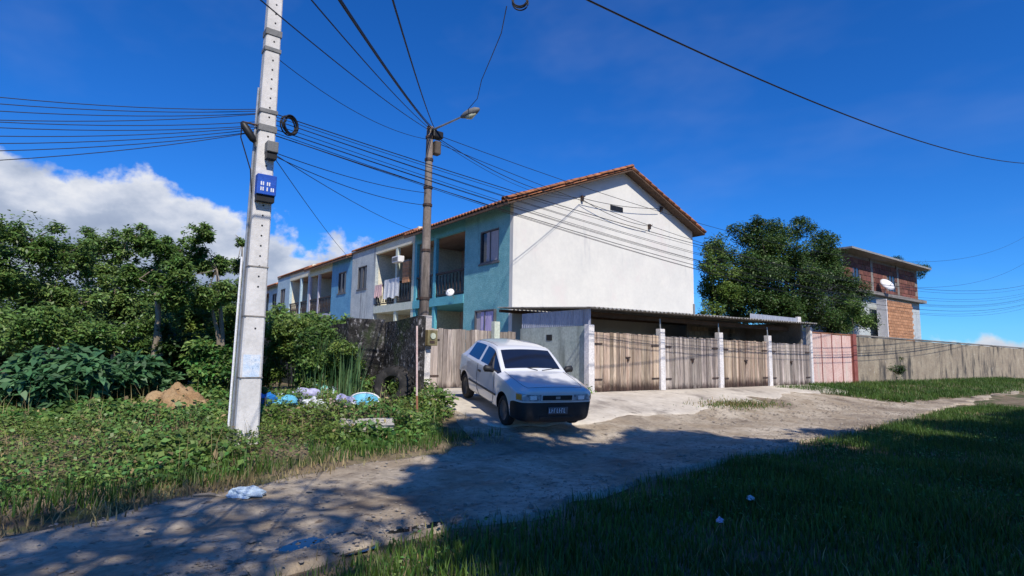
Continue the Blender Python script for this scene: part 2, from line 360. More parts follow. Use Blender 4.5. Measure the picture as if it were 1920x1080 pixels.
ru = list(np.arange(-40, -8, 1.))+list(np.arange(-8, 34, .12))+list(np.arange(34, 120, 1.5))
grid_sheet('road', ru, lambda u: (near_edge(u), far_edge(u)), 52, 'road', .004, .035, dep=[(PUD1.x, PUD1.y, .42, .22, .045), (PUD2.x, PUD2.y+.05, .36, .11, .05)], ruts=lambda u, v: sum(.028*(.5+float(vn(u*.5, 3, 17+q)))*np.exp(-((v-(5.75+q*1.25+.09*max(u, -3)+.22*(float(vn(u*.45, 9, 13+q))-.5)))/.20)**2) for q in (0, 1))*min(1, max(0, (15-u)/6)))
grid_sheet('driveway', np.arange(6.35, 24.4, .15), lambda u: (8.7+.9*float(vn(u*.55, 3.1, 8))+.35*float(vn(u*2.1, 5, 8)) + (.8 if u > 17 else 0), 11.95), 24, 'concrete', .047, .006)
grid_sheet('alley_paving', np.arange(6.35, 11.61, .25), lambda u: (11.96, 48), 40, 'concrete', .05)
grid_sheet('garage_floor', np.arange(11.8, 24.5, .5), lambda u: (11.96, 16.2), 12, 'concrete', .05)
def blob_sheet(name, cx, cy, rx, ry, m, dz, seed, rot=0, amp=.35, kind='structure', thick=0):
    pts = []
    for k in range(36):
        a = 2*math.pi*k/36; r = 1+amp*(float(vn(2+math.cos(a)*1.6, 3+math.sin(a)*1.6, seed))-.5)*2
        x, y = rx*r*math.cos(a), ry*r*math.sin(a)
        u, v = cx+x*math.cos(rot)-y*math.sin(rot), cy+x*math.sin(rot)+y*math.cos(rot)
        pts.append((u, v))
    V = [(cx, cy, gz(cx, cy)+dz)]; F = []
    for s in (.5, 1.):
        for u, v in pts:
            uu, vv = cx+(u-cx)*s, cy+(v-cy)*s; V.append((uu, vv, gz(uu, vv)+dz))
    for k in range(36):
        F.append((0, 1+k, 1+(k+1) % 36)); F.append((1+k, 37+k, 37+(k+1) % 36, 1+(k+1) % 36))
    me = bpy.data.meshes.new(name); me.from_pydata(V, [], F); me.materials.append(M[m]); o = link(name, me); o['kind'] = kind; return o
blob_sheet('puddle', PUD1.x, PUD1.y, .60, .40, 'water', .0025, 5, 0, .2)
blob_sheet('puddle', PUD2.x, PUD2.y+.05, .34, .10, 'water', .0025, 8, 0, .2)

# ------------------------------------------------------------------ terraced houses
U0F, V0F, ZG = 12.3, 16.3, .5
EAVE, RIDGE_U, RIDGE_Z, BACK_U, BACK_Z = 7.11, 18.25, 9.42, 22.95, 7.55
FLOOR2, SLABB = 3.98, 3.62
def window(parent, u, v0, v1, z0, z1, m='glass', framem='metalframe', bars=2, cloth=None):
    d = .10
    f = MB()
    t = .05
    f.box((u-.02, v0, z0), (u+d, v0+t, z1)).box((u-.02, v1-t, z0), (u+d, v1, z1)).box((u-.02, v0+t, z0), (u+d, v1-t, z0+t)).box((u-.02, v0+t, z1-t), (u+d, v1-t, z1))
    for k in range(1, bars):
        c = v0+(v1-v0)*k/bars; f.box((u, c-.02, z0+t), (u+d-.01, c+.02, z1-t))
    wo = MB().box((u+.05, v0+t, z0+t), (u+.07, v1-t, z1-t)).build('window', m, parent)
    f.build('frame', framem, wo)
    boxp('sill', framem, wo, (u-.07, v0-.06, z0-.07), (u+.08, v1+.06, z0-.003))
    if cloth: boxp('curtain', cloth, wo, (u+.03, v0+t+.02, z0+t+.02), (u+.044, v1-t-.25*(v1-v0), z1-t-.02))
    return wo
def wall_with_hole(b, u0, u1, v0, v1, z0, z1, holes):
    """wall slab along v with rectangular holes (va,vb,za,zb) in ascending v order, none overlapping in v"""
    cur = v0
    for va, vb, za, zb in sorted(holes):
        if va > cur: b.box((u0, cur, z0), (u1, va, z1))
        if za > z0: b.box((u0, va, z0), (u1, vb, za))
        if zb < z1: b.box((u0, va, zb), (u1, vb, z1))
        cur = vb
    if cur < v1: b.box((u0, cur, z0), (u1, v1, z1))
def baluster_mesh():
    b = MB(); b.lathe([(.0, 0), (.032, 0), (.032, .05), (.022, .08), (.036, .28), (.04, .38), (.022, .62), (.03, .72), (.03, .80), (0, .80)], seg=7)
    me = bpy.data.meshes.new('baluster'); me.from_pydata(b.v, [], b.f); me.materials.append(M['railing']); return me
BAL = baluster_mesh()
TILE_R = .11
def tile_field(b, v0, v1, u_r, z_r, u_e, z_e, lift):
    """rows of half-round clay tiles running from ridge to eave, one continuous surface"""
    nrow = int((v1-v0)/.22); du = u_e-u_r; n0 = len(b.v); seg = 5; ns = nrow*seg
    for i in range(ns+1):
        v = v0+(v1-v0)*i/ns; hgt = .075*abs(math.sin(math.pi*i/seg))**.7
        for s in (0, 1): b.v.append((u_r+du*s, v, z_r+(z_e-z_r)*s+lift+hgt))
        for s in (1, 0): b.v.append((u_r+du*s, v, z_r+(z_e-z_r)*s+lift-.035+hgt*.75))
    for i in range(ns):
        for k in range(4): b.f.append((n0+4*i+k, n0+4*i+4+k, n0+4*i+4+(k+1) % 4, n0+4*i+(k+1) % 4))
    b.f.append((n0, n0+1, n0+2, n0+3)); b.f.append(tuple(n0+4*ns+k for k in (3, 2, 1, 0)))
def house(name, label, v0, v1, mirror, wallm, recm, colm, eo, lift, zoff=0, first=False, win_cloth=None, setback=0):
    U = U0F+setback
    t = thing(name, label, 'house', (U, v0, ZG), group='two-storey terraced houses in the row')
    W = v1-v0; ws = W*.425                                 # solid bay width
    def vv(x): return v0+x if not mirror else v1-x          # x measured from the solid end
    def span(a, b_): p, q = vv(a), vv(b_); return (min(p, q), max(p, q))
    E = EAVE+zoff
    # facade bay with two windows
    s0, s1 = span(0.0 if not first else .2, ws)
    h1 = span(.88*W/7.7, 2.15*W/7.7)
    b = MB(); wall_with_hole(b, U, U+.18, s0, s1, ZG, E, [(*h1, 5.05, 6.32)]); 
    wl = b.build('wall', wallm, t)
    window(wl, U+.03, *h1, 5.05, 6.32, cloth=win_cloth)
    if first:
        window(wl, U-.09, *span(.95, 2.25), 1.9, 3.25, m='curtain', cloth='lilaccloth')
    r0, r1 = span(ws, W)
    # lintel beam above the balcony, slab, columns
    boxp('lintel', recm, t, (U+.002, r0, 6.62+zoff), (U+.16, r1, E-.003))
    sl_ = boxp('balcony_slab', colm, t, (U-.03, r0+.003, SLABB), (U+2.5, r1-.003, FLOOR2))
    mid = vv(ws+(W-ws)*.565)
    for c in (mid, vv(W-.12)):
        boxp('column', colm, t, (U+.01, c-.11, FLOOR2+.002), (U+.15, c+.11, 6.619+zoff))
        boxp('column', colm, t, (U+.012, c-.11, ZG), (U+.15, c+.11, SLABB-.002))
    # recess: back wall with doors, side walls, ceiling
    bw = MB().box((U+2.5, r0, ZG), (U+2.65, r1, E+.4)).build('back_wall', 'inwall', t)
    dl = vv(ws+(W-ws)*.30); dr = vv(ws+(W-ws)*.72)
    for z0 in (ZG+.02, FLOOR2+.01):
        d_ = boxp('door', 'door', bw, (U+2.44, dl-.42, z0), (U+2.498, dl+.42, z0+2.1))
    boxp('dark_window', 'dark', bw, (U+2.45, dr-.5, FLOOR2+.95), (U+2.497, dr+.5, FLOOR2+2.0))
    boxp('dark_window', 'dark', bw, (U+2.45, dr-.5, ZG+.95), (U+2.497, dr+.5, ZG+2.0))
    pe = vv(W-.003); pi = vv(W-.12)
    boxp('party_wall', 'cream', t, (U+.16, min(pe, pi), ZG), (U+2.499, max(pe, pi), E+.3))
    si, sj = sorted((vv(ws-.14), vv(ws-.002)))
    boxp('side_wall', wallm if first else recm, t, (U+.181, si, ZG), (U+2.499, sj, E+.3))
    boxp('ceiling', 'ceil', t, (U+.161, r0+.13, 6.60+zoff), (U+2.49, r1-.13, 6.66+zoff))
    # balustrade
    ra, rb = sorted((vv(ws), vv(W-.24)))
    ral = MB().box((U+.03, ra, 4.98), (U+.12, rb, 5.06)).box((U+.04, ra, 4.06), (U+.11, rb, 4.11)).build('balustrade', 'railing', t)
    nb_ = int((rb-ra)/.27)
    for k in range(nb_):
        o = link('baluster', BAL, ral, Vector((U+.075, ra+(k+.5)*(rb-ra)/nb_, 4.145))-WP[t])
    # roof
    vA, vB = v0+.001, v1-.001
    if first: vA = v0-.45
    up_e = U-eo; slope = (RIDGE_Z-EAVE)/(RIDGE_U-U0F)
    ze = E+.08-slope*eo
    rf = MB(); tile_field(rf, vA, vB, RIDGE_U+setback, RIDGE_Z+.10+zoff, up_e, ze, .03); tile_field(rf, vA, vB, RIDGE_U+setback, RIDGE_Z+.10+zoff, BACK_U+.45, BACK_Z-.10+zoff, .03)
    ro = rf.build('roof', 'tile', t)
    bk = MB(); bk.prism([(up_e+.05, vA+.03, ze-.04), (RIDGE_U+setback, vA+.03, RIDGE_Z+.06+zoff), (BACK_U+.40, vA+.03, BACK_Z-.14+zoff), (BACK_U+.40, vA+.03, BACK_Z-.20+zoff), (RIDGE_U+setback, vA+.03, RIDGE_Z+.0+zoff), (up_e+.05, vA+.03, ze-.10)], (0, vB-vA-.06, 0))
    bk.build('roof_boarding', 'timber', ro)
    MB().tube([(RIDGE_U+setback, vA, RIDGE_Z+.17+zoff), (RIDGE_U+setback, vB, RIDGE_Z+.17+zoff)], .12, 8).build('ridge_tiles', 'tile', ro)
    # fascia under the eave
    boxp('fascia_board', 'timber', ro, (up_e+.02, vA+.01, ze-.12), (up_e+.05, vB-.01, ze-.02))
    # plain rear wall
    boxp('rear_wall', wallm, t, (BACK_U-.18, v0+.21, ZG), (BACK_U-.004, v1, BACK_Z-.2))
    boxp('end_wall', 'cream', t, (U+2.66, v1-.12, ZG), (BACK_U-.19, v1-.01, BACK_Z-.2))
    return t, ro, wl
UN = 7.62
hA, roofA, wallA = house('terraced_house', 'teal terraced house at the street end of the row, with the white gable', V0F, V0F+UN, False, 'teal', 'tealtrim', 'tealtrim', .60, 0, first=True, win_cloth='curtain')
house('terraced_house', 'cream and grey terraced house, second in the row, adjoining the teal one', V0F+UN, V0F+2*UN, True, 'greyplaster', 'cream', 'palegreen', .10, 0, zoff=.13)
house('terraced_house', 'bright blue terraced house in the middle of the row, third from the street', V0F+2*UN, V0F+3*UN, False, 'blue', 'palegreen', 'lilac', .40, 0, zoff=.0)
house('terraced_house', 'pale blue terraced house, fourth from the street, beyond the bright blue one', V0F+3*UN, V0F+4*UN, True, 'paleblue', 'cream', 'paleblue', .08, 0, zoff=.13)
house('terraced_house', 'farthest pale blue terraced house, set back at the far end of the row', V0F+4*UN+1.2, V0F+5*UN+1.2, False, 'paleblue', 'lilac', 'lilac', .35, 0, zoff=-.1, setback=.5)
# gable of the first house
gb = MB(); gb.prism([(U0F, V0F, ZG), (BACK_U, V0F, ZG), (BACK_U, V0F, BACK_Z), (RIDGE_U, V0F, RIDGE_Z), (U0F, V0F, EAVE)], (0, .2, 0)); gab = gb.build('gable_wall', 'gable', hA)
p = PV(1155, 391, V0F)
MB().box((p.x-.35, V0F-.03, p.z-.10), (p.x+.40, V0F+.05, p.z+.10)).build('vent_slot', 'black', gab)
for x, y in ((1090, 372), (1238, 392), (1216, 425)):
    q = PV(x, y, V0F); bb = MB().box((q.x-.05, V0F-.10, q.z-.12), (q.x+.05, V0F-.002, q.z+.10)).tube([(q.x, V0F-.06, q.z), (q.x, V0F-.22, q.z+.04)], .02); bb.build('cable_bracket', 'iron', gab)
MB().box((BACK_U+.005, V0F+.05, 3.2), (BACK_U+.09, V0F+.16, 7.3)).build('downpipe', 'white', hA)
# verge tiles, one by one, up both rakes
def half_tile(name):
    b = MB(); n = 8; Lt = .5
    for s, r in ((0, .105), (1, .085)):
        for k in range(n+1):
            a = math.pi*k/n; b.v.append((Lt*s, r*math.cos(a), r*math.sin(a)))
        for k in range(n+1):
            a = math.pi*k/n; b.v.append((Lt*s, (r-.018)*math.cos(a), (r-.018)*math.sin(a)))
    m_ = 2*(n+1)
    for k in range(n):
        b.f += [(k, k+1, m_+k+1, m_+k), (n+1+k, m_+n+1+k, m_+n+2+k, n+2+k), (k, n+1+k, n+2+k, k+1), (m_+k, m_+k+1, m_+n+2+k, m_+n+1+k)]
    b.f += [(0, m_, m_+n+1, n+1), (n, 2*n+1, m_+2*n+1, m_+n)]
    me = bpy.data.meshes.new(name); me.from_pydata(b.v, [], b.f); me.materials.append(M['tile']); me.polygons.foreach_set('use_smooth', [True]*len(me.polygons)); return me
VT = half_tile('verge_tile')
for (ua, za), (ub, zb) in (((U0F-.60, EAVE+.08-.386*.60), (RIDGE_U, RIDGE_Z+.10)), ((BACK_U+.45, BACK_Z-.10), (RIDGE_U, RIDGE_Z+.10))):
    Ln = math.hypot(ub-ua, zb-za); n = int(Ln/.41); ang = math.atan2(zb-za, ub-ua)
    for k in range(n):
        f_ = k/n
        for row, dv in ((0, -.40), (1, -.17)):
            o = link('verge_tile', VT, roofA, Vector((ua+(ub-ua)*f_, V0F+dv+random.uniform(-.012, .012), za+(zb-za)*f_+.075+random.uniform(-.006, .01)+.02*row))-WP[hA])
            o.rotation_euler = (0, -ang+random.uniform(-.015, .015), 0)
# balcony things on the first houses
q = PU(852, 548, U0F-.06)
dish = thing('satellite_dish', 'small white satellite dish fixed under the teal balcony', 'dish', q)
db = MB(); db.lathe([(0, .0), (.10, .012), (.17, .035), (.23, .07), (.225, .078), (.17, .045), (.10, .02), (0, .01)], axis='y', seg=18)
dd = db.build('reflector', 'white', dish, local=True, smooth=True); dd.rotation_euler = (rad(-25), 0, rad(-50)); dd.location = (-.26, -.05, .0); dd.scale = (.8, .8, .8)
MB().tube([(0, 0, -.25), (-.12, -.03, -.1), (-.26, -.04, .02)], .018).build('bracket', 'galv', dish, local=True)
MB().tube([(-.32, -.02, -.05), (-.62, -.22, .02)], .012).build('feed_arm', 'galv', dish, local=True)
def hanging_cloth(px0, py0, px1, py1, u, m, label):
    a_ = PU(px0, py0, u); b_ = PU(px1, py1, u); n = 14; mbx = MB(); va, vb = sorted((a_.y, b_.y)); zt, zb = max(a_.z, b_.z), min(a_.z, b_.z)
    for i in range(n+1):
        v = va+(vb-va)*i/n; d = .03*math.sin(i*1.7)+.015*math.sin(i*3.1)
        mbx.v += [(u+d*.3, v, zt-.02*abs(math.sin(i))), (u-.02+d, v, zb+.05*math.sin(i*.9))]
    mbx.f += [(2*i, 2*i+2, 2*i+3, 2*i+1) for i in range(n)]
    o = mbx.build('laundry', m, None, loc=(u, (va+vb)/2, zb)); s = o.modifiers.new('thickness', 'SOLIDIFY'); s.thickness = .012
    tag(o, label, 'laundry')
hanging_cloth(722, 525, 748, 556, U0F-.06, 'bagwhite', 'pale cloth hung over the balcony rail of the cream house')
hanging_cloth(704, 535, 716, 556, U0F-.06, 'bagpink', 'dark pink cloth on the left end of the cream house balcony rail')
q = PU(752, 487, U0F); ac = thing('air_conditioner', 'white air conditioner box under the lintel of the cream house', 'air conditioner', q)
MB().box((q.x-.32, q.y-.35, q.z-.16), (q.x+.0, q.y+.35, q.z+.14)).build('casing', 'white', ac, bevel=.02)
MB().box((q.x-.33, q.y-.28, q.z-.10), (q.x-.321, q.y+.28, q.z+.08)).build('grille', 'boxgrey', ac)
# bare brick pier on the second house's balcony corner
q0 = PU(756, 530, U0F-.05); q1 = PU(768, 530, U0F-.05); zt = PU(762, 488, U0F-.05).z; zb = PU(762, 530, U0F-.05).z
pier = thing('brick_pier', 'bare brick pier rising from the balcony of the cream house', 'pier', (U0F-.02, (q0.y+q1.y)/2, zb))
vA_, vB_ = sorted((q0.y, q1.y)); MB().box((U0F-.10, vA_+.015, zb), (U0F-.005, vB_-.015, zt)).build('mortar_core', 'mortar', pier)
bme = MB().box((0, 0, 0), (.12, (vB_-vA_)/2-.012, .15)).build('brick', 'orangebrick', pier, local=True); BR0 = bme.data
nrow = int((zt-zb)/.17); k0 = True
for r_ in range(nrow):
    for c_ in range(2):
        pos = Vector((U0F-.115, vA_+c_*((vB_-vA_)/2+.004), zb+.01+r_*.17))-WP[pier]
        if k0: bme.location = pos; k0 = False
        else: link('brick', BR0, pier, pos)

# ------------------------------------------------------------------ garage row in front of the gable
GV = 11.86; SU = 11.72; POSTS = [11.74, 14.91, 18.12, 21.36, 24.66]
gar = thing('garage_row', 'open-topped garage row with corrugated roof against the white gable', 'garage', (SU, GV, ZG))
gw = boxp('side_wall', 'garagewall', gar, (SU, GV+.14, ZG-.1), (SU+.15, 15.06, 2.44))
p = PU(1030, 633, SU); boxp('vent_hole', 'black', gw, (SU-.012, p.y-.13, p.z-.09), (SU+.02, p.y+.13, p.z+.09))
def corrugated(b, p0, p1, z0, z1, amp, pitch, vertical=True):
    p0 = Vector(p0); p1 = Vector(p1); Ln = (p1-p0).length; n = max(8, int(Ln/pitch*6)); nn = (p1-p0).normalized().cross(Vector((0, 0, 1)))
    n0 = len(b.v)
    for i in range(n+1):
        q_ = p0+(p1-p0)*(i/n)+nn*amp*math.sin(2*math.pi*i/6); b.v += [(q_.x, q_.y, z0), (q_.x, q_.y, z1)]
    b.f += [(n0+2*i, n0+2*i+2, n0+2*i+3, n0+2*i+1) for i in range(n)]
fs = MB(); corrugated(fs, (SU+.05, GV-.02, 0), (SU+.05, 15.06, 0), 2.45, 2.93, .016, .10); fo = fs.build('fascia_sheet', 'sheet', gw); s = fo.modifiers.new('thickness', 'SOLIDIFY'); s.thickness = .006
def roof_z(u, v): return 2.95+.010*(u-11.7)+.055*(v-11.6)
def rsheet(name, u0, u1, v0, v1, m, dz=0, parent=gar):
    b = MB(); n = int((u1-u0)/.177*6); 
    for i in range(n+1):
        u = u0+(u1-u0)*i/n; hh = .025*math.sin(2*math.pi*i/6)
        b.v += [(u, v0+random.uniform(-.008, .008), roof_z(u, v0)+dz+hh), (u, v1, roof_z(u, v1)+dz+hh)]
    b.f += [(2*i, 2*i+2, 2*i+3, 2*i+1) for i in range(n)]
    o = b.build(name, m, parent); s_ = o.modifiers.new('thickness', 'SOLIDIFY'); s_.thickness = .009; return o
for k in range(12):
    u = 11.62+k*1.085
    rsheet('roof_sheet', u, u+1.14, 11.55+random.uniform(-.05, .05), 16.27, 'roofsheet', .006*(k % 2)+.0)
boxp('roof_beam', 'timber', gar, (11.88, 12.6, 2.78), (24.4, 12.7, 2.93))
boxp('rear_beam', 'timber', gar, (11.68, 16.14, 3.04), (24.7, 16.24, 3.14))
boxp('gutter_line', 'galv', gar, (11.62, 11.8, 2.935), (11.66, 16.75, 2.965)) if False else None
for k, u in enumerate(POSTS):
    wd = .23 if k < 4 else .17
    hgt = 2.47 if k < 4 else 2.95
    po = MB().frustum((u, GV, 0), ZG-.25, hgt, wd, .2, wd-.01, .19).build('post', 'whitepost', gar, bevel=.008)
    if k in (1, 2, 3): MB().tube([(u, GV, hgt-.05), (u, GV+.02, 2.80)], .028).build('stanchion', 'galv', po)
boxp('dividing_wall', 'mortar', gar, (24.45, 12.1, ZG-.1), (24.6, 16.2, 3.12))
# white fascia board at the far end, and the perforated block wall inside
fb = MB(); corrugated(fb, (21.0, 12.35, 0), (24.9, 12.35, 0), 3.10, 3.34, .010, .16); o = fb.build('end_fascia', 'sheet', gar); s = o.modifiers.new('thickness', 'SOLIDIFY'); s.thickness = .006
boxp('end_fascia_cap', 'whitepost', gar, (24.66, 12.30, 3.06), (24.93, 12.40, 3.40))
blk = MB().box((0, 0, 0), (.36, .09, .17)).build('block', 'stainwall', gar, local=True); kb = True
for r_ in range(6):
    for c_ in range(8):
        if random.random() < .12: continue
        pos = Vector((20.2+c_*.40+(.2 if r_ % 2 else 0), 14.6, 1.75+r_*.19))-WP[gar]
        if kb: blk.location = pos; kb = False
        else: link('block', blk.data, gar, pos)
boxp('block_wall_core', 'mortar', gar, (20.1, 14.62, ZG), (24.44, 14.68, 3.17))
pole_p = PV(1342, 566, 13.2); vp = MB().tube([(18.6, 13.2, 2.9), (18.6, 13.2, 3.6)], .045).build('vent_pipe', 'galv', gar)

# plank gates: each gate is a thing, each plank a part
def plank_mesh(wd, ht, m):
    b = MB().box((0, -.012, 0), (wd, .012, ht)); me = bpy.data.meshes.new('board'); me.from_pydata(b.v, [], b.f); me.materials.append(M[m]); return me
def plank_gate(label, u0, u1, v, z0, z1, m, n, lean=0, group=None, drop=0.):
    t = thing('plank_gate', label, 'gate', ((u0+u1)/2, v, z0), group=group)
    gap = .011; wd = (u1-u0)/n-gap; meshes = [plank_mesh(wd*f_, (z1-z0)*h_, m) for f_ in (1,) for h_ in (1, .995, 1.004, .99)]
    for k in range(n):
        x = u0+k*(u1-u0)/n+gap/2
        o = link('board', random.choice(meshes), t, (x-(u0+u1)/2, random.uniform(-.008, .008), random.uniform(-.01, .012)-drop*abs(k-n/2)/n))
        o.rotation_euler = (random.uniform(-.006, .006), random.uniform(-.005, .005), 0)
    mid = (u0+u1)/2
    for zz in (z0+.35, z1-.35):
        for a_, b_ in ((u0+.02, mid-.02), (mid+.02, u1-.02)): boxp('rail', 'rail', t, (a_, v+.022, zz-.05), (b_, v+.07, zz+.05))
    for hu in (u0+.01, u1-.36):
        for zz in (z0+.36, z1-.34): MB().box((hu, v-.034, zz-.022), (hu+.35, v-.0235, zz+.022)).build('strap_hinge', 'iron', t)
    MB().box((mid-.10, v-.04, (z0+z1)/2+.12), (mid+.10, v-.021, (z0+z1)/2+.16)).build('latch', 'iron', t)
    MB().box((mid-.035, v-.055, (z0+z1)/2+.02), (mid+.035, v-.021, (z0+z1)/2+.11)).build('padlock', 'iron', t)
    return t
GL = ['brown plank garage gate nearest the green side wall', 'grey-brown plank garage gate, second from the car, between two white posts', 'dark brown plank garage gate, third from the car', 'pale grey plank garage gate at the far end beside the pink gate']
for k in range(4):
    plank_gate(GL[k], POSTS[k]+.13, POSTS[k+1]-(.13 if k < 3 else .1), GV-.01, ZG+.05-.02*k, 2.27-.02*k, ('board', 'boardgrey', 'board', 'boardgrey')[k], (21, 22, 20, 19)[k], group='garage plank gates')
AG = 15.15
plank_gate('weathered plank gate across the alley behind the white car', 8.35, 11.60, AG, ZG+.06, 2.33, 'boardgrey', 20)
gp = MB().frustum((10.68, AG-.14, 0), ZG, 2.62, .22, .2, .21, .19).build('gate_post', 'palegreen', None, loc=(10.68, AG-.14, ZG), bevel=.01); tag(gp, 'pale green concrete post standing before the alley gate behind the car', 'post')

# ------------------------------------------------------------------ mossy wall, meter post, poles
mw = thing('boundary_wall', 'tall black mould-stained boundary wall beside the alley', 'wall', (6.05, 11.2, .4))
nW = 40; wallb = MB(); WTOP = 2.34
for i in range(nW+1):
    v = 11.25+i*(38/nW); top_ = WTOP-.002*(v-11)+.04*math.sin(v*1.3)+.03*(float(vn(v*2, 0, 3))-.5)
    wallb.v += [(5.92, v, .2), (6.12, v, .2), (6.12, v, top_), (5.92, v, top_)]
for i in range(nW):
    for k in range(4): wallb.f.append((4*i+k, 4*i+4+k, 4*i+4+(k+1) % 4, 4*i+(k+1) % 4))
wallb.f += [(3, 2, 1, 0), tuple(4*nW+k for k in range(4))]
wallb.build('wall_face', 'moss', mw)
wb2 = MB()
# short return of the same wall, square to it, closing towards the pole
boxp('wall_return', 'moss', mw, (PV(652, 650, 12.9).x, 12.9, .3), (5.915, 13.08, 2.36))
MP = (6.42, 11.85)
mp = thing('meter_post', 'masonry meter post with white-painted foot and brass meter box', 'post', (*MP, .45))
zc = on_pole(0, 592, *MP).z; zm = on_pole(0, 655, *MP).z
MB().frustum((*MP, 0), .3, zm, .235, .22, .235, .22).build('painted_foot', 'whitepost', mp, bevel=.01)
MB().frustum((*MP, 0), zm+.002, zc, .25, .235, .25, .235).build('upper_shaft', 'meterpost', mp, bevel=.012)
zb0 = on_pole(0, 648, *MP).z; zb1 = on_pole(0, 619, *MP).z
mb_ = MB().box((MP[0]-.06, MP[1]-.27, zb0), (MP[0]+.20, MP[1]-.125, zb1)).build('meter_box', 'brass', mp, bevel=.012)
MB().lathe([(0, -.02), (.07, -.02), (.07, .0), (0, .0)], axis='y', seg=14, c=(MP[0]+.07, MP[1]-.272, (zb0+zb1)/2+.04)).build('meter_dial', 'lampglass', mb_)
MB().box((MP[0]+.0, MP[1]-.279, zb0+.05), (MP[0]+.12, MP[1]-.271, zb0+.11)).build('label_plate', 'iron', mb_)
CP = (6.52, 12.10)
cp = thing('street_pole', 'slender dark weathered concrete pole with street lamp beside the car', 'pole', (*CP, .45))
ztop = on_pole(0, 238, *CP).z
b = MB(); hs_ = 24
b.tube([(CP[0], CP[1], .3+(ztop-.3)*k/hs_) for k in range(hs_+1)], [.135-.055*k/hs_ for k in range(hs_+1)], 12); b.build('shaft', 'oldpole', cp, smooth=True)
for yy in (258, 300, 352, 385, 470, 560):
    z = on_pole(0, yy, *CP).z; r_ = .135-.055*z/ztop+.008; MB().lathe([(r_, z-.03), (r_+.012, z-.03), (r_+.012, z+.03), (r_, z+.03)], seg=14, c=(*CP, 0)).build('band', 'iron', cp)
z = on_pole(0, 272, *CP).z; MB().box((CP[0]+.10, CP[1]-.12, z-.22), (CP[0]+.27, CP[1]+.07, z+.12)).build('control_box', 'rust' if False else 'barkdark', cp, bevel=.03)
MB().box((CP[0]+.02, CP[1]-.16, z+.18), (CP[0]+.30, CP[1]+.05, z+.36)).build('cable_splice', 'black', cp, bevel=.03)
z = on_pole(0, 246, *CP).z
tip = PV(868, 218, CP[1]-.9)
MB().tube([(CP[0], CP[1]-.05, z), (*(Vector((CP[0], CP[1], z)).lerp(tip, .5)),), tip], [.028, .024, .022], 8).build('lamp_arm', 'galv', cp)
dirv = (tip-Vector((CP[0], CP[1], z))).normalized(); hp = tip+dirv*.05
hd = MB(); hd.tube([hp-dirv*.10, hp, hp+dirv*.14, hp+dirv*.32, hp+dirv*.42], [.035, .075, .10, .085, .03], 12); ho = hd.build('lamp_head', 'boxgrey', cp, smooth=True)
MB().tube([hp+Vector((0, 0, -.06))+dirv*.06, hp+Vector((0, 0, -.09))+dirv*.17, hp+Vector((0, 0, -.05))+dirv*.32], [.05, .075, .045], 10).build('lens', 'lampglass', ho, smooth=True)
for a_ in (-.09, .09): MB().lathe([(0, 0), (.035, 0), (.045, .03), (.02, .05), (.04, .08), (.0, .1)], seg=10, c=(CP[0]+a_, CP[1]-.11, ztop-.12)).build('insulator', 'iron', cp)

LP = (2.16, 9.48)
lp = thing('utility_pole', 'tall pale square concrete utility pole with blue number box, among the weeds', 'pole', (*LP, .2))
LT = 9.2
sh = MB(); n = 24
def lw(z): return .335-.0165*z
for k in range(n+1):
    z = .05+(LT-.05)*k/n; a_ = lw(z)/2; d = a_*.82; c = a_*.16
    sh.v += [(LP[0]+x, LP[1]+y, z) for x, y in ((-a_, -d+c), (-a_+c, -d), (a_-c, -d), (a_, -d+c), (a_, d), (-a_, d))]
for k in range(n): sh.f += [(6*k+i, 6*k+(i+1) % 6, 6*k+6+(i+1) % 6, 6*k+6+i) for i in range(6)]
sh.f += [tuple(range(6))[::-1], tuple(6*n+i for i in range(6))]
sh.build('shaft', 'pole', lp)
z = on_pole(0, 140, *LP).z
hb = MB(); zz = 1.9
while zz < LT-.2:
    if not (2.0 < zz < 2.4): hb.lathe([(0, -.004), (.014, -.004), (.014, .004), (0, .004)], axis='y', seg=8, c=(LP[0]+.01, LP[1]-lw(zz)*.41-.001, zz))
    zz += .16
hb.build('bolt_hole', 'black', lp)
for yy, hh in ((208, .03), (240, .05), (92, .03), (60, .05), (500, .010), (593, .010), (708, .010)):
    z = on_pole(0, yy, LP[0], LP[1]-.12).z; a_ = lw(z)/2+(.012 if yy < 300 else .003)
    MB().box((LP[0]-a_, LP[1]-a_*.86, z-hh), (LP[0]+a_, LP[1]+a_*.86, z+hh)).build('band', 'boxgrey' if yy < 300 else 'mortar', lp)
def on_front(y, off=0): return on_pole(0, y, LP[0], LP[1]-.13-off).z
za, zb = on_front(368), on_front(331); a_ = lw(4.6)/2
sg = MB().box((LP[0]-a_-.005, LP[1]-a_-.13, za), (LP[0]+a_+.02, LP[1]-a_*.83, zb)).build('number_box', 'signblue', lp, bevel=.008)
MB().box((LP[0]-a_+.005, LP[1]-a_-.10, za-.10), (LP[0]+a_+.01, LP[1]-a_*.83, za-.002)).build('box_base', 'black', lp)
tx = MB()
for r_, row in enumerate(('110110', '1101011')):
    for k, ch in enumerate(row):
        if ch == '1':
            x = LP[0]-a_+.045+k*.030; zr = za+.17-.085*r_
            tx.box((x, LP[1]-a_-.134, zr-.03), (x+.018, LP[1]-a_-.131, zr+.028))
tx.build('lettering', 'white', sg)
za, zb = on_front(297), on_front(268)
gbx = MB().box((LP[0]-.03, LP[1]-.28, za+.08), (LP[0]+.14, LP[1]-.10, zb)).build('terminal_box', 'boxgrey', lp, bevel=.012)
MB().box((LP[0]-.02, LP[1]-.25, za-.02), (LP[0]+.13, LP[1]-.11, za+.078)).build('terminal_base', 'black', gbx)
za, zb = on_front(708), on_front(665)
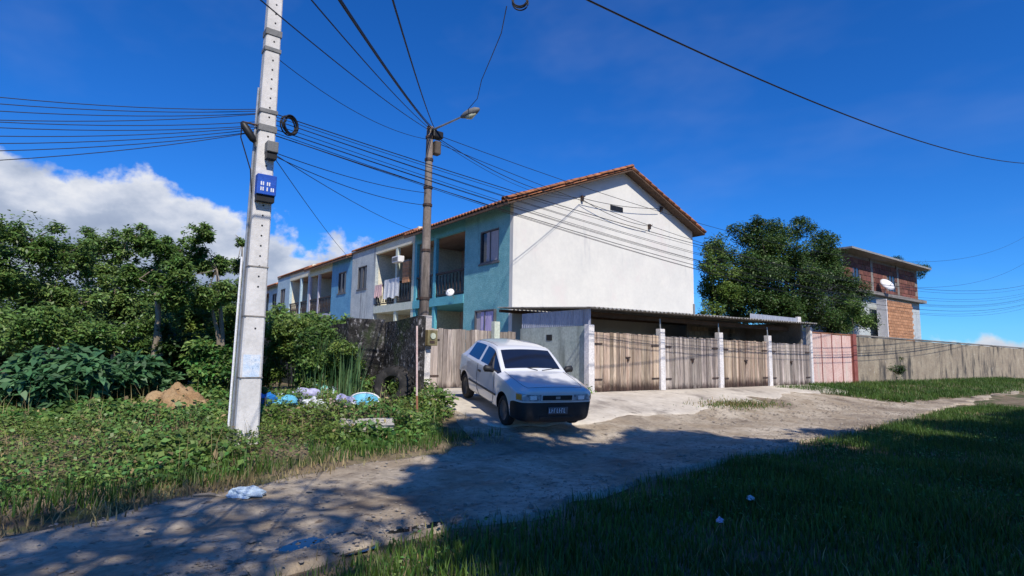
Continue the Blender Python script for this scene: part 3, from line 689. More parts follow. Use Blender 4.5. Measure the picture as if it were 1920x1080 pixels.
MB().box((LP[0]-.13, LP[1]-lw(2)*.41-.006, za), (LP[0]+.11, LP[1]-lw(2)*.41-.001, zb)).build('torn_sticker', 'sticker', lp)
MB().tube([(LP[0]-lw(.3)/2-.03, LP[1]+.02, .1), (LP[0]-lw(4)/2-.03, LP[1]+.02, 4.0), (LP[0]-lw(5.6)/2-.025, LP[1]+.02, 5.75)], .022, 6).build('conduit', 'galv', lp)
MB().tube([(LP[0]-lw(.3)/2-.07, LP[1]+.05, .1), (LP[0]-lw(3)/2-.07, LP[1]+.05, 3.0)], .018, 6).build('conduit', 'white', lp)
# splice closure held out on an arm to the left
ca = on_pole(0, 240, *LP); zarm = ca.z
MB().tube([(LP[0]-.1, LP[1]-.03, zarm), (LP[0]-.36, LP[1]-.03, zarm+.0)], .016).build('side_arm', 'iron', lp)
c0 = Vector((LP[0]-.37, LP[1]-.04, zarm-.01)); c1 = Vector((LP[0]-.17, LP[1]-.08, zarm-.30))
MB().tube([c0, c0.lerp(c1, .15), c0.lerp(c1, .5), c0.lerp(c1, .85), c1], [.03, .055, .062, .055, .03], 10).build('splice_closure', 'black', lp, smooth=True)
MB().tube([c0, c0+Vector((-.0, 0, -.25)), Vector((LP[0]-.2, LP[1]-.05, zarm-.75)), (LP[0]-lw(4.8)/2-.03, LP[1]-.02, zarm-1.1)], .010, 5).build('drop_lead', 'cable', lp)
def coil(name, label, c, r, nrm, turns=5, wr=.012):
    nrm = Vector(nrm).normalized(); x = nrm.cross(Vector((0, 0, 1))).normalized(); y = nrm.cross(x); b = MB()
    pts = []
    for k in range(turns*24+1):
        a_ = 2*math.pi*k/24; rr = r*(1+.10*math.sin(a_*.37)+.05*math.sin(k*.31)); pts.append(Vector(c)+x*rr*math.cos(a_)+y*rr*math.sin(a_)+nrm*.05*math.sin(a_*.23))
    b.tube(pts, wr, 6); o = b.build(name, 'cable', None, loc=c); tag(o, label, 'cable'); return o
cc = PV(543, 235, LP[1]-.02); coil('cable_coil', 'round coil of spare black cable hanging right of the pale pole', cc, .145, (.5, -.87, 0))
# thin pinkish stake by the wall end
q = PG(783, 788)
st = MB().tube([(q.x, q.y, gz(q.x, q.y)-.1), (q.x+.02, q.y+.1, gz(q.x, q.y)+.45)], .022, 7).build('stake', 'rust', None, loc=(q.x, q.y, gz(q.x, q.y))); 
MB().tube([(.02, .1, .45), (.0, .16, 1.80)], .020, 7).build('painted_shaft', 'pinkstake', st, local=True)
tag(st, 'thin pinkish stake with rusty foot in front of the mossy wall end', 'stake')

# ------------------------------------------------------------------ right-hand side: pink gate, stained wall, neighbours
pg = thing('metal_gate', 'faded pink sheet-metal gate between the garages and the stained wall', 'gate', (27, GV+.1, ZG-.1))
u0, u1 = 24.95, 28.85; zt = 2.72
for k in range(4):
    a_ = u0+(u1-u0)*k/4; b_ = u0+(u1-u0)*(k+1)/4
    b = MB(); corrugated(b, (a_+.03, GV+.1, 0), (b_-.03, GV+.1, 0), ZG-.08, zt-random.uniform(0, .05), .008, .2); o = b.build('panel', 'pink', pg); s = o.modifiers.new('thickness', 'SOLIDIFY'); s.thickness = .006
for k in range(5):
    a_ = u0+(u1-u0)*k/4; boxp('stile', 'pinkdark' if k else 'pink', pg, (a_-.028, GV+.085, ZG-.1), (a_+.028, GV+.14, zt+.02))
boxp('top_rail', 'rust', pg, (u0+.03, GV+.10, zt+.0), (u1-.03, GV+.15, zt+.05))
boxp('gate_pillar', 'pinkdark', pg, (28.9, GV+.02, ZG-.1), (29.25, GV+.3, 2.80))
sw = thing('stained_wall', 'low beige wall with black damp stains at the right of the pink gate', 'wall', (29.3, GV+.1, ZG-.1))
b = MB(); n = 140
for i in range(n+1):
    u = 29.28+i*(90/n); tp = 2.66+.05*float(vn(u*1.7, 3, 2)); b.v += [(u, GV+.06, .2), (u, GV+.24, .2), (u, GV+.24, tp), (u, GV+.06, tp)]
for i in range(n): b.f += [(4*i+k, 4*i+4+k, 4*i+4+(k+1) % 4, 4*i+(k+1) % 4) for k in range(4)]
b.f += [(3, 2, 1, 0), tuple(4*n+k for k in range(4))]; b.build('wall_face', 'stainwall', sw)
cp_ = MB()
boxp('coping', 'mortar', sw, (29.27, GV+.02, 2.725), (119.3, GV+.28, 2.79))
# two-storey unfinished brick house behind it
NB = 18.5
q0 = PV(1580, 600, NB); nu0 = q0.x; nu1 = nu0+15
zr = PV(1640, 487, NB).z; zf = PV(1640, 552, NB).z
bh = thing('brick_house', 'unfinished two-storey brick house behind the stained wall', 'house', (nu0, NB, ZG))
MB().box((nu0, NB+.06, zf+.12), (nu1, NB+3, zr)).build('upper_wall', 'mortar', bh)
MB().box((nu0, NB+.02, ZG), (nu1, NB+3, zf-.12)).build('lower_wall', 'greyplaster', bh)
boxp('floor_slab', 'mortar', bh, (nu0-.1, NB-.5, zf-.12), (nu1+.2, NB+3, zf+.12))
boxp('roof_slab', 'roofsheet', bh, (nu0-.3, NB-1.0, zr+.002), (nu1+.2, NB+3.2, zr+.14))
for k in range(3): boxp('concrete_column', 'mortar', bh, (nu0+.1+k*5.1, NB-.02, zf+.121), (nu0+.5+k*5.1, NB+.1, zr-.001))
bm_ = MB().box((0, 0, 0), (.82, .07, .36)).build('brick', 'brick', bh, local=True); first_ = True
rows = int((zr-zf-.16)/.40)
for r_ in range(rows):
    for c_ in range(27):
        u = nu0+.1+c_*.86+(.43 if r_ % 2 else 0)
        if u+.8 > nu1: continue
        if any(abs(u+.41-(nu0+w_)) < .75 and 1 <= r_ <= rows-3 for w_ in (2.6, 9.3)): continue
        pos = Vector((u, NB+.0, zf+.15+r_*.40))-WP[bh]
        if first_: bm_.location = pos; first_ = False
        else: link('brick', bm_.data, bh, pos)
for w_ in (2.6, 9.3):
    wz0 = zf+.5; wz1 = zf+.15+(rows-2)*.40
    wo = boxp('window', 'glass', bh, (nu0+w_-.55, NB+.03, wz0), (nu0+w_+.55, NB+.055, wz1))
    fm = MB(); 
    for a_, b_ in ((-.6, -.54), (-.03, .03), (.54, .6)): fm.box((nu0+w_+a_, NB-.01, wz0), (nu0+w_+b_, NB+.05, wz1))
    fm.build('frame', 'metalframe', wo)
ob = PV(1664, 590, NB-1.2)
oh = thing('brick_annex', 'orange brick annex with pale edge before the unfinished house', 'building', (ob.x, NB-1.2, ZG))
ozt = PV(1670, 563, NB-1.2).z
MB().box((ob.x, NB-1.15, ZG), (ob.x+5, NB-.55, ozt)).build('wall_core', 'mortar', oh)
boxp('corner_strip', 'whitepost', oh, (ob.x-.14, NB-1.22, ZG), (ob.x-.002, NB-.55, ozt+.04))
bo = MB().box((0, 0, 0), (.46, .06, .2)).build('brick', 'orangebrick', oh, local=True); first_ = True
for r_ in range(int((ozt-2.4)/.22)):
    for c_ in range(10):
        pos = Vector((ob.x+.01+c_*.49+(.2 if r_ % 2 else 0), NB-1.2, 2.4+r_*.22))-WP[oh]
        if first_: bo.location = pos; first_ = False
        else: link('brick', bo.data, oh, pos)
q = PV(1664, 531, NB-.7)
d2 = thing('satellite_dish', 'large pale satellite dish on the unfinished brick house', 'dish', (q.x, NB-.5, zf+.12))
db = MB(); db.lathe([(0, 0), (.25, .03), (.45, .10), (.58, .19), (.57, .205), (.44, .12), (.25, .05), (0, .02)], axis='y', seg=22)
o = db.build('reflector', 'white', d2, local=True, smooth=True); o.location = (0, -.3, q.z-zf-.1); o.rotation_euler = (rad(-35), 0, rad(-25)); 
MB().tube([(0, 0, 0), (0, -.02, .45), (0, -.2, q.z-zf-.15)], .035).build('mast', 'galv', d2, local=True)
MB().tube([(0, -.35, q.z-zf-.3), (-.25, -.85, q.z-zf+.1)], .015).build('feed_arm', 'galv', d2, local=True)

# ------------------------------------------------------------------ the car
def build_car():
    #      x     zb   ws   wm   zm   wb   zbelt wr   zr   zt
    S = [(1.865, .24, .50, .54, .57, .53, .68, .47, .735, .755),
         (1.845, .20, .65, .69, .575, .68, .70, .58, .77, .79),
         (1.76, .18, .74, .775, .58, .765, .735, .635, .805, .825),
         (1.52, .18, .775, .805, .575, .79, .785, .67, .845, .868),
         (1.20, .19, .78, .812, .56, .795, .845, .675, .89, .915),
         (.92, .20, .78, .815, .55, .80, .885, .685, .925, .952),
         (.80, .20, .78, .815, .55, .80, .895, .685, .94, .965),
         (.73, .20, .78, .815, .55, .80, .905, .678, .985, 1.01),
         (.50, .20, .78, .815, .55, .80, .915, .645, 1.135, 1.165),
         (.24, .20, .78, .815, .55, .80, .92, .60, 1.29, 1.325),
         (.14, .20, .78, .815, .55, .80, .925, .585, 1.335, 1.375),
         (-.15, .20, .78, .815, .55, .80, .925, .575, 1.36, 1.41),
         (-.26, .20, .78, .815, .55, .80, .925, .572, 1.362, 1.415),
         (-.36, .20, .78, .815, .55, .80, .93, .57, 1.364, 1.418),
         (-.75, .20, .78, .815, .55, .80, .94, .562, 1.36, 1.42),
         (-1.10, .20, .78, .812, .56, .795, .955, .555, 1.335, 1.40),
         (-1.30, .21, .775, .805, .57, .785, .965, .552, 1.285, 1.35),
         (-1.50, .22, .765, .795, .58, .77, .965, .565, 1.15, 1.19),
         (-1.68, .24, .74, .775, .58, .75, .93, .60, .985, 1.0),
         (-1.80, .27, .68, .72, .58, .70, .82, .60, .86, .87),
         (-1.86, .32, .55, .60, .58, .58, .72, .50, .75, .755)]
    def prof(s):
        x, zb, ws, wm, zm, wb, zl, wr, zr, zt = s
        lerp = lambda a, b, f: a+(b-a)*f
        return [(0, zb), (ws*.9, zb), (ws, zb+.09), (wm, zm), (wb, zl), (lerp(wb, wr, .13), lerp(zl, zr, .13)), (lerp(wb, wr, .88), lerp(zl, zr, .90)),
                (wr, zr), (wr*.90, lerp(zr, zt, .35)), (wr*.5, lerp(zr, zt, .82)), (0, zt)]
    K = 11; verts = []; idx = {}
    for i, s in enumerate(S):
        for k, (y, z) in enumerate(prof(s)):
            for sd in (1, -1):
                if y == 0 and sd == -1: idx[i, k, sd] = idx[i, k, 1]; continue
                idx[i, k, sd] = len(verts); verts.append((s[0], y*sd, z))
    faces = []; mi = []
    BODY, WIND, SF, SR, RG, BMP, HL, GR, WELL = range(9)
    n = len(S)
    for i in range(n-1):
        xa = S[i][0]; xb = S[i+1][0]
        for k in range(K-1):
            for sd in (1, -1):
                f = [idx[i, k, sd], idx[i+1, k, sd], idx[i+1, k+1, sd], idx[i, k+1, sd]]
                if len(set(f)) < 3: continue
                f = list(dict.fromkeys(f)); m = BODY
                if k >= 8 and xa <= .74 and xb >= .23: m = WIND
                if k == 5 and xa <= .81 and xb >= -.27: m = SF
                if k == 5 and xa <= -.35 and xb >= -1.11: m = SR
                if k >= 8 and xa <= -1.29 and xb >= -1.69: m = RG
                if k <= 2 and xb >= 1.51: m = BMP
                if k <= 2 and xa <= -1.49: m = BMP
                pass
                faces.append(f[::sd]); mi.append(m)
    for i, front in ((0, True), (n-1, False)):
        for k in range(K-1):
            f = list(dict.fromkeys([idx[i, k, 1], idx[i, k+1, 1], idx[i, k+1, -1], idx[i, k, -1]]))
            if len(f) < 3: continue
            m = BMP if k <= 2 else BODY
            faces.append(f if front else f[::-1]); mi.append(m)
    me = bpy.data.meshes.new('car_cage'); me.from_pydata(verts, [], faces)
    mats = ['paint', 'carglass', 'carglass', 'carglass', 'carglass', 'bumper', 'headlamp', 'black', 'black']
    for m in mats: me.materials.append(M[m])
    me.polygons.foreach_set('material_index', mi)
    bm = bmesh.new(); bm.from_mesh(me)
    cr = bm.edges.layers.float.new('crease_edge'); bm.edges.ensure_lookup_table()
    lk = {}
    for (i_, k_, s_), vi in idx.items(): lk[vi] = (i_, k_)
    for e in bm.edges:
        (ia, ka), (ib, kb_) = lk[e.verts[0].index], lk[e.verts[1].index]
        if ka == kb_ and ka in (2, 4, 7): e[cr] = {2: .4, 4: .55, 7: .5}[ka]
        if ia == ib and ia in (1, 6, 17, 18): e[cr] = max(e[cr], .45)
        ms = {f.material_index for f in e.link_faces}
        if len(ms) > 1: e[cr] = .95 if ms != {BODY, BMP} else .7
    vc = bm.verts.layers.float.new('crease_vert')
    for v in bm.verts:
        for g_ in (WIND, SF, SR, RG):
            if sum(f.material_index == g_ for f in v.link_faces) == 1 and lk[v.index][1] != 10: v[vc] = .55
    bmesh.ops.recalc_face_normals(bm, faces=bm.faces); bm.to_mesh(me); bm.free()
    cage = bpy.data.objects.new('car_cage', me); COL.objects.link(cage)
    sm = cage.modifiers.new('s', 'SUBSURF'); sm.levels = 2; sm.render_levels = 2
    cutters = []
    for x in (1.17, -1.20):
        for sd in (1, -1):
            b = MB(); b.lathe([(0, -.14), (.335, -.14), (.335, .14), (0, .14)], axis='y', seg=28, c=(x, sd*.74, .30))
            cme = bpy.data.meshes.new('cut'); cme.from_pydata(b.v, [], b.f)
            for m in mats: cme.materials.append(M[m])
            cme.polygons.foreach_set('material_index', [WELL]*len(cme.polygons))
            bm = bmesh.new(); bm.from_mesh(cme); bmesh.ops.remove_doubles(bm, verts=bm.verts, dist=1e-5); bmesh.ops.recalc_face_normals(bm, faces=bm.faces); bm.to_mesh(cme); bm.free()
            co = bpy.data.objects.new('cut', cme); COL.objects.link(co); cutters.append(co)
            bo_ = cage.modifiers.new('b', 'BOOLEAN'); bo_.operation = 'DIFFERENCE'; bo_.object = co; bo_.solver = 'EXACT'
    bpy.context.view_layer.update()
    dg = bpy.context.evaluated_depsgraph_get(); full = bpy.data.meshes.new_from_object(cage.evaluated_get(dg))
    for o in cutters+[cage]: bpy.data.objects.remove(o)
    return full
CARM = build_car()
WB = 2.37
fr = Vector((6.83, 9.16, 0)); rr_ = Vector((7.44, 11.52, 0))
hd_ = (fr-rr_).normalized(); lf = Vector((-hd_.y, hd_.x, 0))
ctr = (fr+rr_)/2+lf*.70
zf_ = gz(fr.x, fr.y)+.052; zr__ = gz(rr_.x, rr_.y)+.055
car = thing('car', 'white two-door hatchback with black bumpers parked nose-out on the ramp', 'car', (ctr.x, ctr.y, (zf_+zr__)/2))
car.scale = (1.03, 1.03, 1.03); car.rotation_euler = (0, math.asin((zr__-zf_)/WB), math.atan2(hd_.y, hd_.x))
def car_part(name, sel, parent, smooth=True):
    src = CARM; bm = bmesh.new(); bm.from_mesh(src); 
    kill = [f for f in bm.faces if not sel(f.material_index, f.calc_center_median())]
    bmesh.ops.delete(bm, geom=kill, context='FACES')
    me = bpy.data.meshes.new(name); bm.to_mesh(me); bm.free()
    for m in src.materials: me.materials.append(m)
    me.polygons.foreach_set('use_smooth', [smooth]*len(me.polygons))
    return link(name, me, parent)
body = car_part('body', lambda m, c: m == 0, car)
car_part('wheel_arch', lambda m, c: m == 8, car, False)
car_part('windscreen', lambda m, c: m == 1, car)
for sd in (1, -1):
    car_part('front_side_window', lambda m, c: m == 2 and c.y*sd > 0, car)
    car_part('rear_quarter_window', lambda m, c: m == 3 and c.y*sd > 0, car)
car_part('rear_window', lambda m, c: m == 4, car)
fbmp = car_part('front_bumper', lambda m, c: m == 5 and c.x > 0, car)
car_part('rear_bumper', lambda m, c: m == 5 and c.x < 0, car)
BV = BVHTree.FromPolygons([v.co[:] for v in CARM.vertices], [p_.vertices[:] for p_ in CARM.polygons])
def drape(x, z, sd, off=.004):
    h = BV.ray_cast(Vector((x, sd*2, z)), Vector((0, -sd, 0))); return (h[0]+h[1]*off) if h[0] is not None else Vector((x, sd*.8, z))
for sd in (1, -1):
    # door seam, side moulding, handle, mirror
    ds = MB(); pts = [drape(.66, .90, sd), drape(.70, .7, sd), drape(.66, .40, sd), drape(.58, .29, sd), drape(-.2, .29, sd), drape(-.31, .4, sd), drape(-.34, .7, sd), drape(-.33, .93, sd)]
    ds.tube(pts, .006, 4); dr_ = ds.build('door', 'black', car, local=True)
    mo = MB(); pa = [drape(x, .50, sd, .004) for x in np.linspace(.80, -.84, 12)]; mo.tube(pa, .022, 6); mo.build('side_moulding', 'bumper', car, local=True)
    hp_ = drape(-.18, .80, sd, .01); MB().box((hp_.x-.07, hp_.y-.015, hp_.z-.02), (hp_.x+.07, hp_.y+.015, hp_.z+.02)).build('handle', 'black', dr_, local=True, bevel=.008)
    mp_ = Vector((.56, sd*.80, .97)); mi_ = MB(); mi_.tube([mp_+Vector((.03, -sd*.03, -.05)), mp_+Vector((.0, sd*.05, -.01)), mp_+Vector((-.01, sd*.16, .0)), mp_+Vector((-.01, sd*.19, .0))], [.025, .065, .07, .03], 10)
    mir = mi_.build('mirror', 'bumper', car, local=True, smooth=True)
    # wheels
    for x in (1.17, -1.20):
        y0 = sd*.635; wme = MB(); wme.lathe([(.19, -.08), (.245, -.085), (.275, -.065), (.283, -.04), (.283, .04), (.275, .065), (.245, .085), (.19, .08), (.17, 0), (.19, -.08)], axis='y', seg=28, c=(x, y0+sd*.055, .285))
        ty = wme.build('wheel', 'rubber', car, local=True, smooth=True)
        rm = MB(); rm.lathe([(0, sd*.045), (.05, sd*.05), (.07, sd*.035), (.14, sd*.04), (.175, sd*.06), (.192, sd*.075), (.192, -.05*sd), (0, -.04*sd)], axis='y', seg=20, c=(x, y0+sd*.055, .285)); rm.build('rim', 'rim', ty, local=True, smooth=True)
    li = MB(); li.box((1.66, sd*.57-.10, .27), (1.80, sd*.57+.10, .33)); 
gr_c = [1.905, 0]
MB().box((1.845, -.34, .26), (1.878, .34, .32)).build('air_intake', 'black', fbmp, local=True, bevel=.01)
pl = MB().box((1.872, .02-.20, .36), (1.889, .02+.20, .49)).build('licence_plate', 'plate', car, local=True, bevel=.006)
tx = MB()
for k in range(7):
    y = -.16+k*.047+(.012 if k > 2 else 0); tx.box((1.890, y, .385), (1.892, y+.010, .465)).box((1.890, y+.010, .385+.035*(k % 3)), (1.892, y+.028, .397+.035*(k % 3)))
tx.build('plate_characters', 'sticker', pl, local=True)
def front_patch(name, m, parent, ys, zlo, zhi, off, nz=5):
    b = MB(); n = len(ys)
    for y in ys:
        for j in range(nz):
            z = zlo(y)+(zhi(y)-zlo(y))*j/(nz-1); h_ = BV.ray_cast(Vector((3, y, z)), Vector((-1, 0, 0)))
            q_ = (h_[0]+Vector((off, 0, 0))+h_[1]*off*.5) if h_[0] is not None else Vector((1.6, y, z)); b.v.append(tuple(q_))
    b.f += [(i*nz+j, (i+1)*nz+j, (i+1)*nz+j+1, i*nz+j+1) for i in range(n-1) for j in range(nz-1)]
    return b.build(name, m, parent, local=True, smooth=True)
for sd in (1, -1):
    hl = front_patch('headlight', 'headlamp', car, [sd*y for y in np.linspace(.33, .765, 12)], lambda y: .598+.02*max(0, abs(y)-.55), lambda y: .712+.08*max(0, abs(y)-.5), .008)
    front_patch('reflector', 'white', hl, [sd*y for y in np.linspace(.42, .55, 6)], lambda y: .622, lambda y: .696, .014)
    front_patch('indicator', 'amber', hl, [sd*y for y in np.linspace(.70, .762, 4)], lambda y: .618, lambda y: .715, .013)
    front_patch('fog_recess', 'black', fbmp, [sd*y for y in np.linspace(.42, .62, 5)], lambda y: .27, lambda y: .33, .006)
gr = front_patch('grille', 'black', car, np.linspace(-.30, .30, 13), lambda y: .612, lambda y: .70, .008)
for zz in (.638, .668): front_patch('grille_slat', 'bumper', gr, np.linspace(-.29, .29, 9), lambda y: zz, lambda y: zz+.008, .016, 2)
front_patch('badge', 'galv', car, np.linspace(-.045, .045, 5), lambda y: .636, lambda y: .682, .020)
front_patch('chrome_strip', 'galv', car, np.linspace(-.33, .33, 9), lambda y: .592, lambda y: .603, .012, 2)
def top_line(name, pts, r=.0045, m='black'):
    q_ = [BV.ray_cast(Vector((x, y, 3)), Vector((0, 0, -1)))[0]+Vector((0, 0, .001)) for x, y in pts]; MB().tube(q_, r, 4).build(name, m, body, local=True)
for sd in (1, -1): top_line('bonnet_seam', [(.80, sd*.64), (1.1, sd*.635), (1.4, sd*.62), (1.62, sd*.60), (1.74, sd*.55)])
top_line('bonnet_seam', [(1.74, y) for y in np.linspace(-.55, .55, 9)]); top_line('roof_gutter', [(x, .53) for x in np.linspace(.05, -1.15, 8)], .004); top_line('roof_gutter', [(x, -.53) for x in np.linspace(.05, -1.15, 8)], .004)
for sd in (1, -1):
    wpz = [BV.ray_cast(Vector((x, y*1.0, 2)), Vector((0, 0, -1)))[0]+Vector((.0, 0, .012)) for x, y in ((.80, sd*.05+.12), (.74, sd*.3+.18), (.72, sd*.30+.42))]
    MB().tube(wpz, .008, 5).build('wiper', 'black', car, local=True)

# ------------------------------------------------------------------ old tyre, rubbish, slab, mound
q = PG(742, 764)
ty = thing('old_tyre', 'big worn tractor tyre leaning against the mossy wall', 'tyre', (5.45, 11.35, gz(5.4, 11.2)))
tb = MB(); tb.lathe([(.24, -.13), (.30, -.17), (.40, -.18), (.45, -.15), (.465, 0), (.45, .15), (.40, .18), (.30, .17), (.24, .13), (.22, 0), (.24, -.13)], axis='y', seg=36)
tyo = tb.build('carcass', 'rubber', ty, local=True, smooth=True)
lg = MB()
for k in range(22):
    a_ = 2*math.pi*k/22
    for sd in (1, -1):
        aa = a_+(.14 if sd > 0 else 0)
        c_, s_ = math.cos(aa), math.sin(aa); c2, s2 = math.cos(aa+.16), math.sin(aa+.16)
        pts = [(c_*.43, sd*.165, s_*.43), (c_*.49, sd*.15, s_*.49), (c2*.50, sd*.01, s2*.50), (c2*.455, sd*.01, s2*.455)]
        lg.prism(pts, Vector((-s_, 0, c_))*.055)
lgo = lg.build('tread_lugs', 'rubber', ty, local=True)
ty.scale = (.88, .88, .88); ty.location.z += .40; ty.rotation_euler = (rad(-10), 0, rad(-58))
def crumple(name, label, cat, c, r, m, sq=.55, seed=0, group=None):
    bm = bmesh.new(); bmesh.ops.create_icosphere(bm, subdivisions=3, radius=1); rs = np.random.default_rng(seed); k = rs.uniform(1.5, 4, (6, 3)); ph = rs.uniform(0, 6, 6)
    for v in bm.verts:
        d = v.co.copy(); f_ = 1+sum(.10*math.sin(k[i][0]*2*d.x+k[i][1]*2*d.y+k[i][2]*2*d.z+ph[i]) for i in range(6))+rs.uniform(-.06, .06)
        v.co = Vector((d.x*f_*r[0], d.y*f_*r[1], max(d.z*f_*r[2], -r[2]*.35)+r[2]*.3))
    me = bpy.data.meshes.new(name); bm.to_mesh(me); bm.free(); me.materials.append(M[m]); o = link(name, me, None, c); o.rotation_euler.z = random.uniform(0, 6)
    return tag(o, label, cat, group)
BG = [(492, 762, (.20, .14, .13), 'bagblue', 'deep blue plastic bag lying just right of the pale pole'), (516, 758, (.18, .13, .11), 'bagpale', 'pale blue plastic bag between the deep blue bag and the cyan bag'),
      (538, 762, (.18, .14, .11), 'bagcyan', 'cyan plastic bag below the brown cardboard, near the pale pole'), (530, 748, (.22, .12, .08), 'cardboard', 'crushed brown cardboard among the rubbish bags'),
      (572, 756, (.24, .16, .17), 'baglilac', 'lilac-grey rubbish bag in the middle of the heap'), (600, 752, (.24, .17, .20), 'bagteal', 'teal plastic bag in the middle of the rubbish heap'),
      (585, 768, (.18, .14, .11), 'bagwhite', 'white plastic bag in front of the lilac-grey bag'), (628, 752, (.22, .18, .18), 'bagpale', 'pale blue bag at the top of the rubbish heap'),
      (622, 770, (.20, .13, .10), 'bagpink', 'pink crumpled bag at the front of the heap'), (645, 764, (.18, .15, .12), 'baglilac', 'lilac-grey bag beside the round basin'),
      (655, 748, (.17, .14, .12), 'bagpink', 'pink bag lying behind the round basin'), (605, 772, (.16, .12, .09), 'bagwhite', 'small white bag at the front edge of the heap'),
      (500, 744, (.15, .12, .10), 'cardboard', 'small brown box scrap behind the deep blue bag')]
for k, (x, y, r, m, lb) in enumerate(BG):
    p = PG(x, y); crumple('rubbish_bag' if m != 'cardboard' else 'cardboard_scrap', lb, 'bag' if m != 'cardboard' else 'cardboard', (p.x, p.y, gz(p.x, p.y)+.04), [r_*1.25 for r_ in r], m, seed=k)
p = PG(683, 764); bs = thing('basin', 'round white-rimmed basin with light blue inside, at the right of the rubbish', 'basin', (p.x, p.y, gz(p.x, p.y)+.02))
bb_ = MB(); bb_.lathe([(0, .03), (.18, .03), (.25, .11), (.28, .125)], seg=28); o1 = bb_.build('bowl', 'bagcyan', bs, local=True, smooth=True)
MB().lathe([(.265, .115), (.30, .115), (.31, .13), (.29, .14), (.265, .13)], seg=28).build('rim', 'bagwhite', bs, local=True, smooth=True)
MB().lathe([(0, 0), (.18, .0), (.275, .112)], seg=28).build('outer_shell', 'bagwhite', bs, local=True, smooth=True)
bs.rotation_euler = (rad(22), rad(-8), 0); bs.location.z += .03
def chunk(name, label, cat, c, size, m, seed, rz=0, tilt=0):
    rs = np.random.default_rng(seed); bm = bmesh.new(); bmesh.ops.create_cube(bm, size=1); bmesh.ops.subdivide_edges(bm, edges=bm.edges, cuts=3, use_grid_fill=True)
    for v in bm.verts: v.co = Vector((v.co.x*size[0]*(1+rs.uniform(-.09, .09)), v.co.y*size[1]*(1+rs.uniform(-.09, .09)), v.co.z*size[2]*(1+rs.uniform(-.18, .18))+size[2]*.4))
    me = bpy.data.meshes.new(name); bm.to_mesh(me); bm.free(); me.materials.append(M[m]); o = link(name, me, None, c); o.rotation_euler = (tilt, 0, rz); return tag(o, label, cat)
p = PG(688, 812); chunk('concrete_slab', 'broken pale concrete slab lying in the weeds before the tyre', 'slab', (p.x, p.y, gz(p.x, p.y)+.10), (.85, .55, .10), 'patch', 4, -.35, .12)
p = PG(340, 778)
bm = bmesh.new(); bmesh.ops.create_icosphere(bm, subdivisions=5, radius=1)
for v in bm.verts:
    d = v.co; n_ = float(vn(d.x*3+5, d.y*3+5, 3)); n2_ = float(vn(d.x*11+5, d.y*11+d.z*5, 6)); rr2 = math.hypot(d.x, d.y); v.co = Vector((d.x*(.40+.2*n_), d.y*(.36+.2*n_), max(-.1, .50*max(0, 1-rr2)**.9+.14*n_+.10*n2_-.08) if d.z > 0 else -.1))
me = bpy.data.meshes.new('earth_mound'); bm.to_mesh(me); bm.free(); me.materials.append(M['mound']); o = link('earth_mound', me, None, (p.x-.05, p.y+.35, gz(p.x, p.y)+.05)); tag(o, 'heap of brown earth left of the pale pole', 'mound'); me.polygons.foreach_set('use_smooth', [True]*len(me.polygons))
p = PG(462, 938); crumple('plastic_bag', 'pale plastic bag lying at the edge of the shaded road', 'bag', (p.x, p.y, .05), (.19, .13, .07), 'bagpale', seed=77)
p0, p1 = PG(362, 938), PG(424, 941); st2 = MB().tube([(p0.x, p0.y, .05), ((p0.x+p1.x)/2, (p0.y+p1.y)/2, .07), (p1.x, p1.y, .045)], [.014, .018, .012], 6).build('stick', 'bark', None, loc=(p0.x, p0.y, .03)); tag(st2, 'dry stick lying in the dead grass left of the plastic bag', 'stick')
for x, y, m, lb in ((1408, 955, 'bagpale', 'crumpled pale plastic scrap in the dark grass at right'), (1350, 1000, 'baglilac', 'small lilac scrap lower in the dark grass')):
    p = PG(x, y); crumple('litter', lb, 'litter', (p.x, p.y, .10), (.035, .03, .03), m, seed=x)
b = MB(); rs = np.random.default_rng(15); pm = PG(340, 778)
for k in range(260):
    a_ = rs.uniform(0, 6.28); d_ = abs(rs.normal(.45, .22)); r_ = rs.choice([.015, .03, .05], p=[.5, .35, .15]); u_, v_ = pm.x-.05+d_*math.cos(a_), pm.y+.35+d_*math.sin(a_)*.85; n0 = len(b.v); z_ = gz(u_, v_)+.05+max(0, .42*(1-d_/.6))
    pr = [(0, 0, r_*.8)]+[(r_*rs.uniform(.6, 1.2)*math.cos(q_), r_*rs.uniform(.6, 1.2)*math.sin(q_), r_*rs.uniform(-.5, .3)) for q_ in np.arange(0, 6.2, 1.05)]
    b.v += [(u_+x, v_+y, z_+zz_) for x, y, zz_ in pr]; b.f += [(n0, n0+1+i, n0+1+(i+1) % 6) for i in range(6)]
o = b.build('earth_clods', 'mound'); o['kind'] = 'stuff'; o['label'] = 'loose brown clods around the earth heap'; o['category'] = 'earth'
# loose stones along the ruts: nobody could count them
b = MB(); rs = np.random.default_rng(5)
def stone(b, u, v, r, dz=.04):
    n0 = len(b.v); z = gz(u, v)+dz
    pr = [(0, 0, r*.6)]+[(r*rs.uniform(.7, 1.2)*math.cos(a_), r*rs.uniform(.7, 1.2)*math.sin(a_), r*rs.uniform(-.2, .25)) for a_ in np.arange(0, 6.2, 1.05)]
    b.v += [(u+x, v+y, z+zz_) for x, y, zz_ in pr]; k = len(pr)-1
    b.f += [(n0, n0+1+i, n0+1+(i+1) % k) for i in range(k)]
for k in range(4500):
    u = rs.uniform(-2, 22); e = near_edge(u)
    if rs.random() < .6: v = e+abs(rs.normal(0, .5))
    else: v = rs.uniform(e, min(far_edge(u), 9.5))
    stone(b, u, v, rs.choice([.010, .016, .024, .04], p=[.5, .33, .13, .04]))
for k in range(500):
    u = rs.uniform(12, 26); v = 8.3+rs.normal(0, .5); stone(b, u, v, rs.choice([.015, .025, .04]))
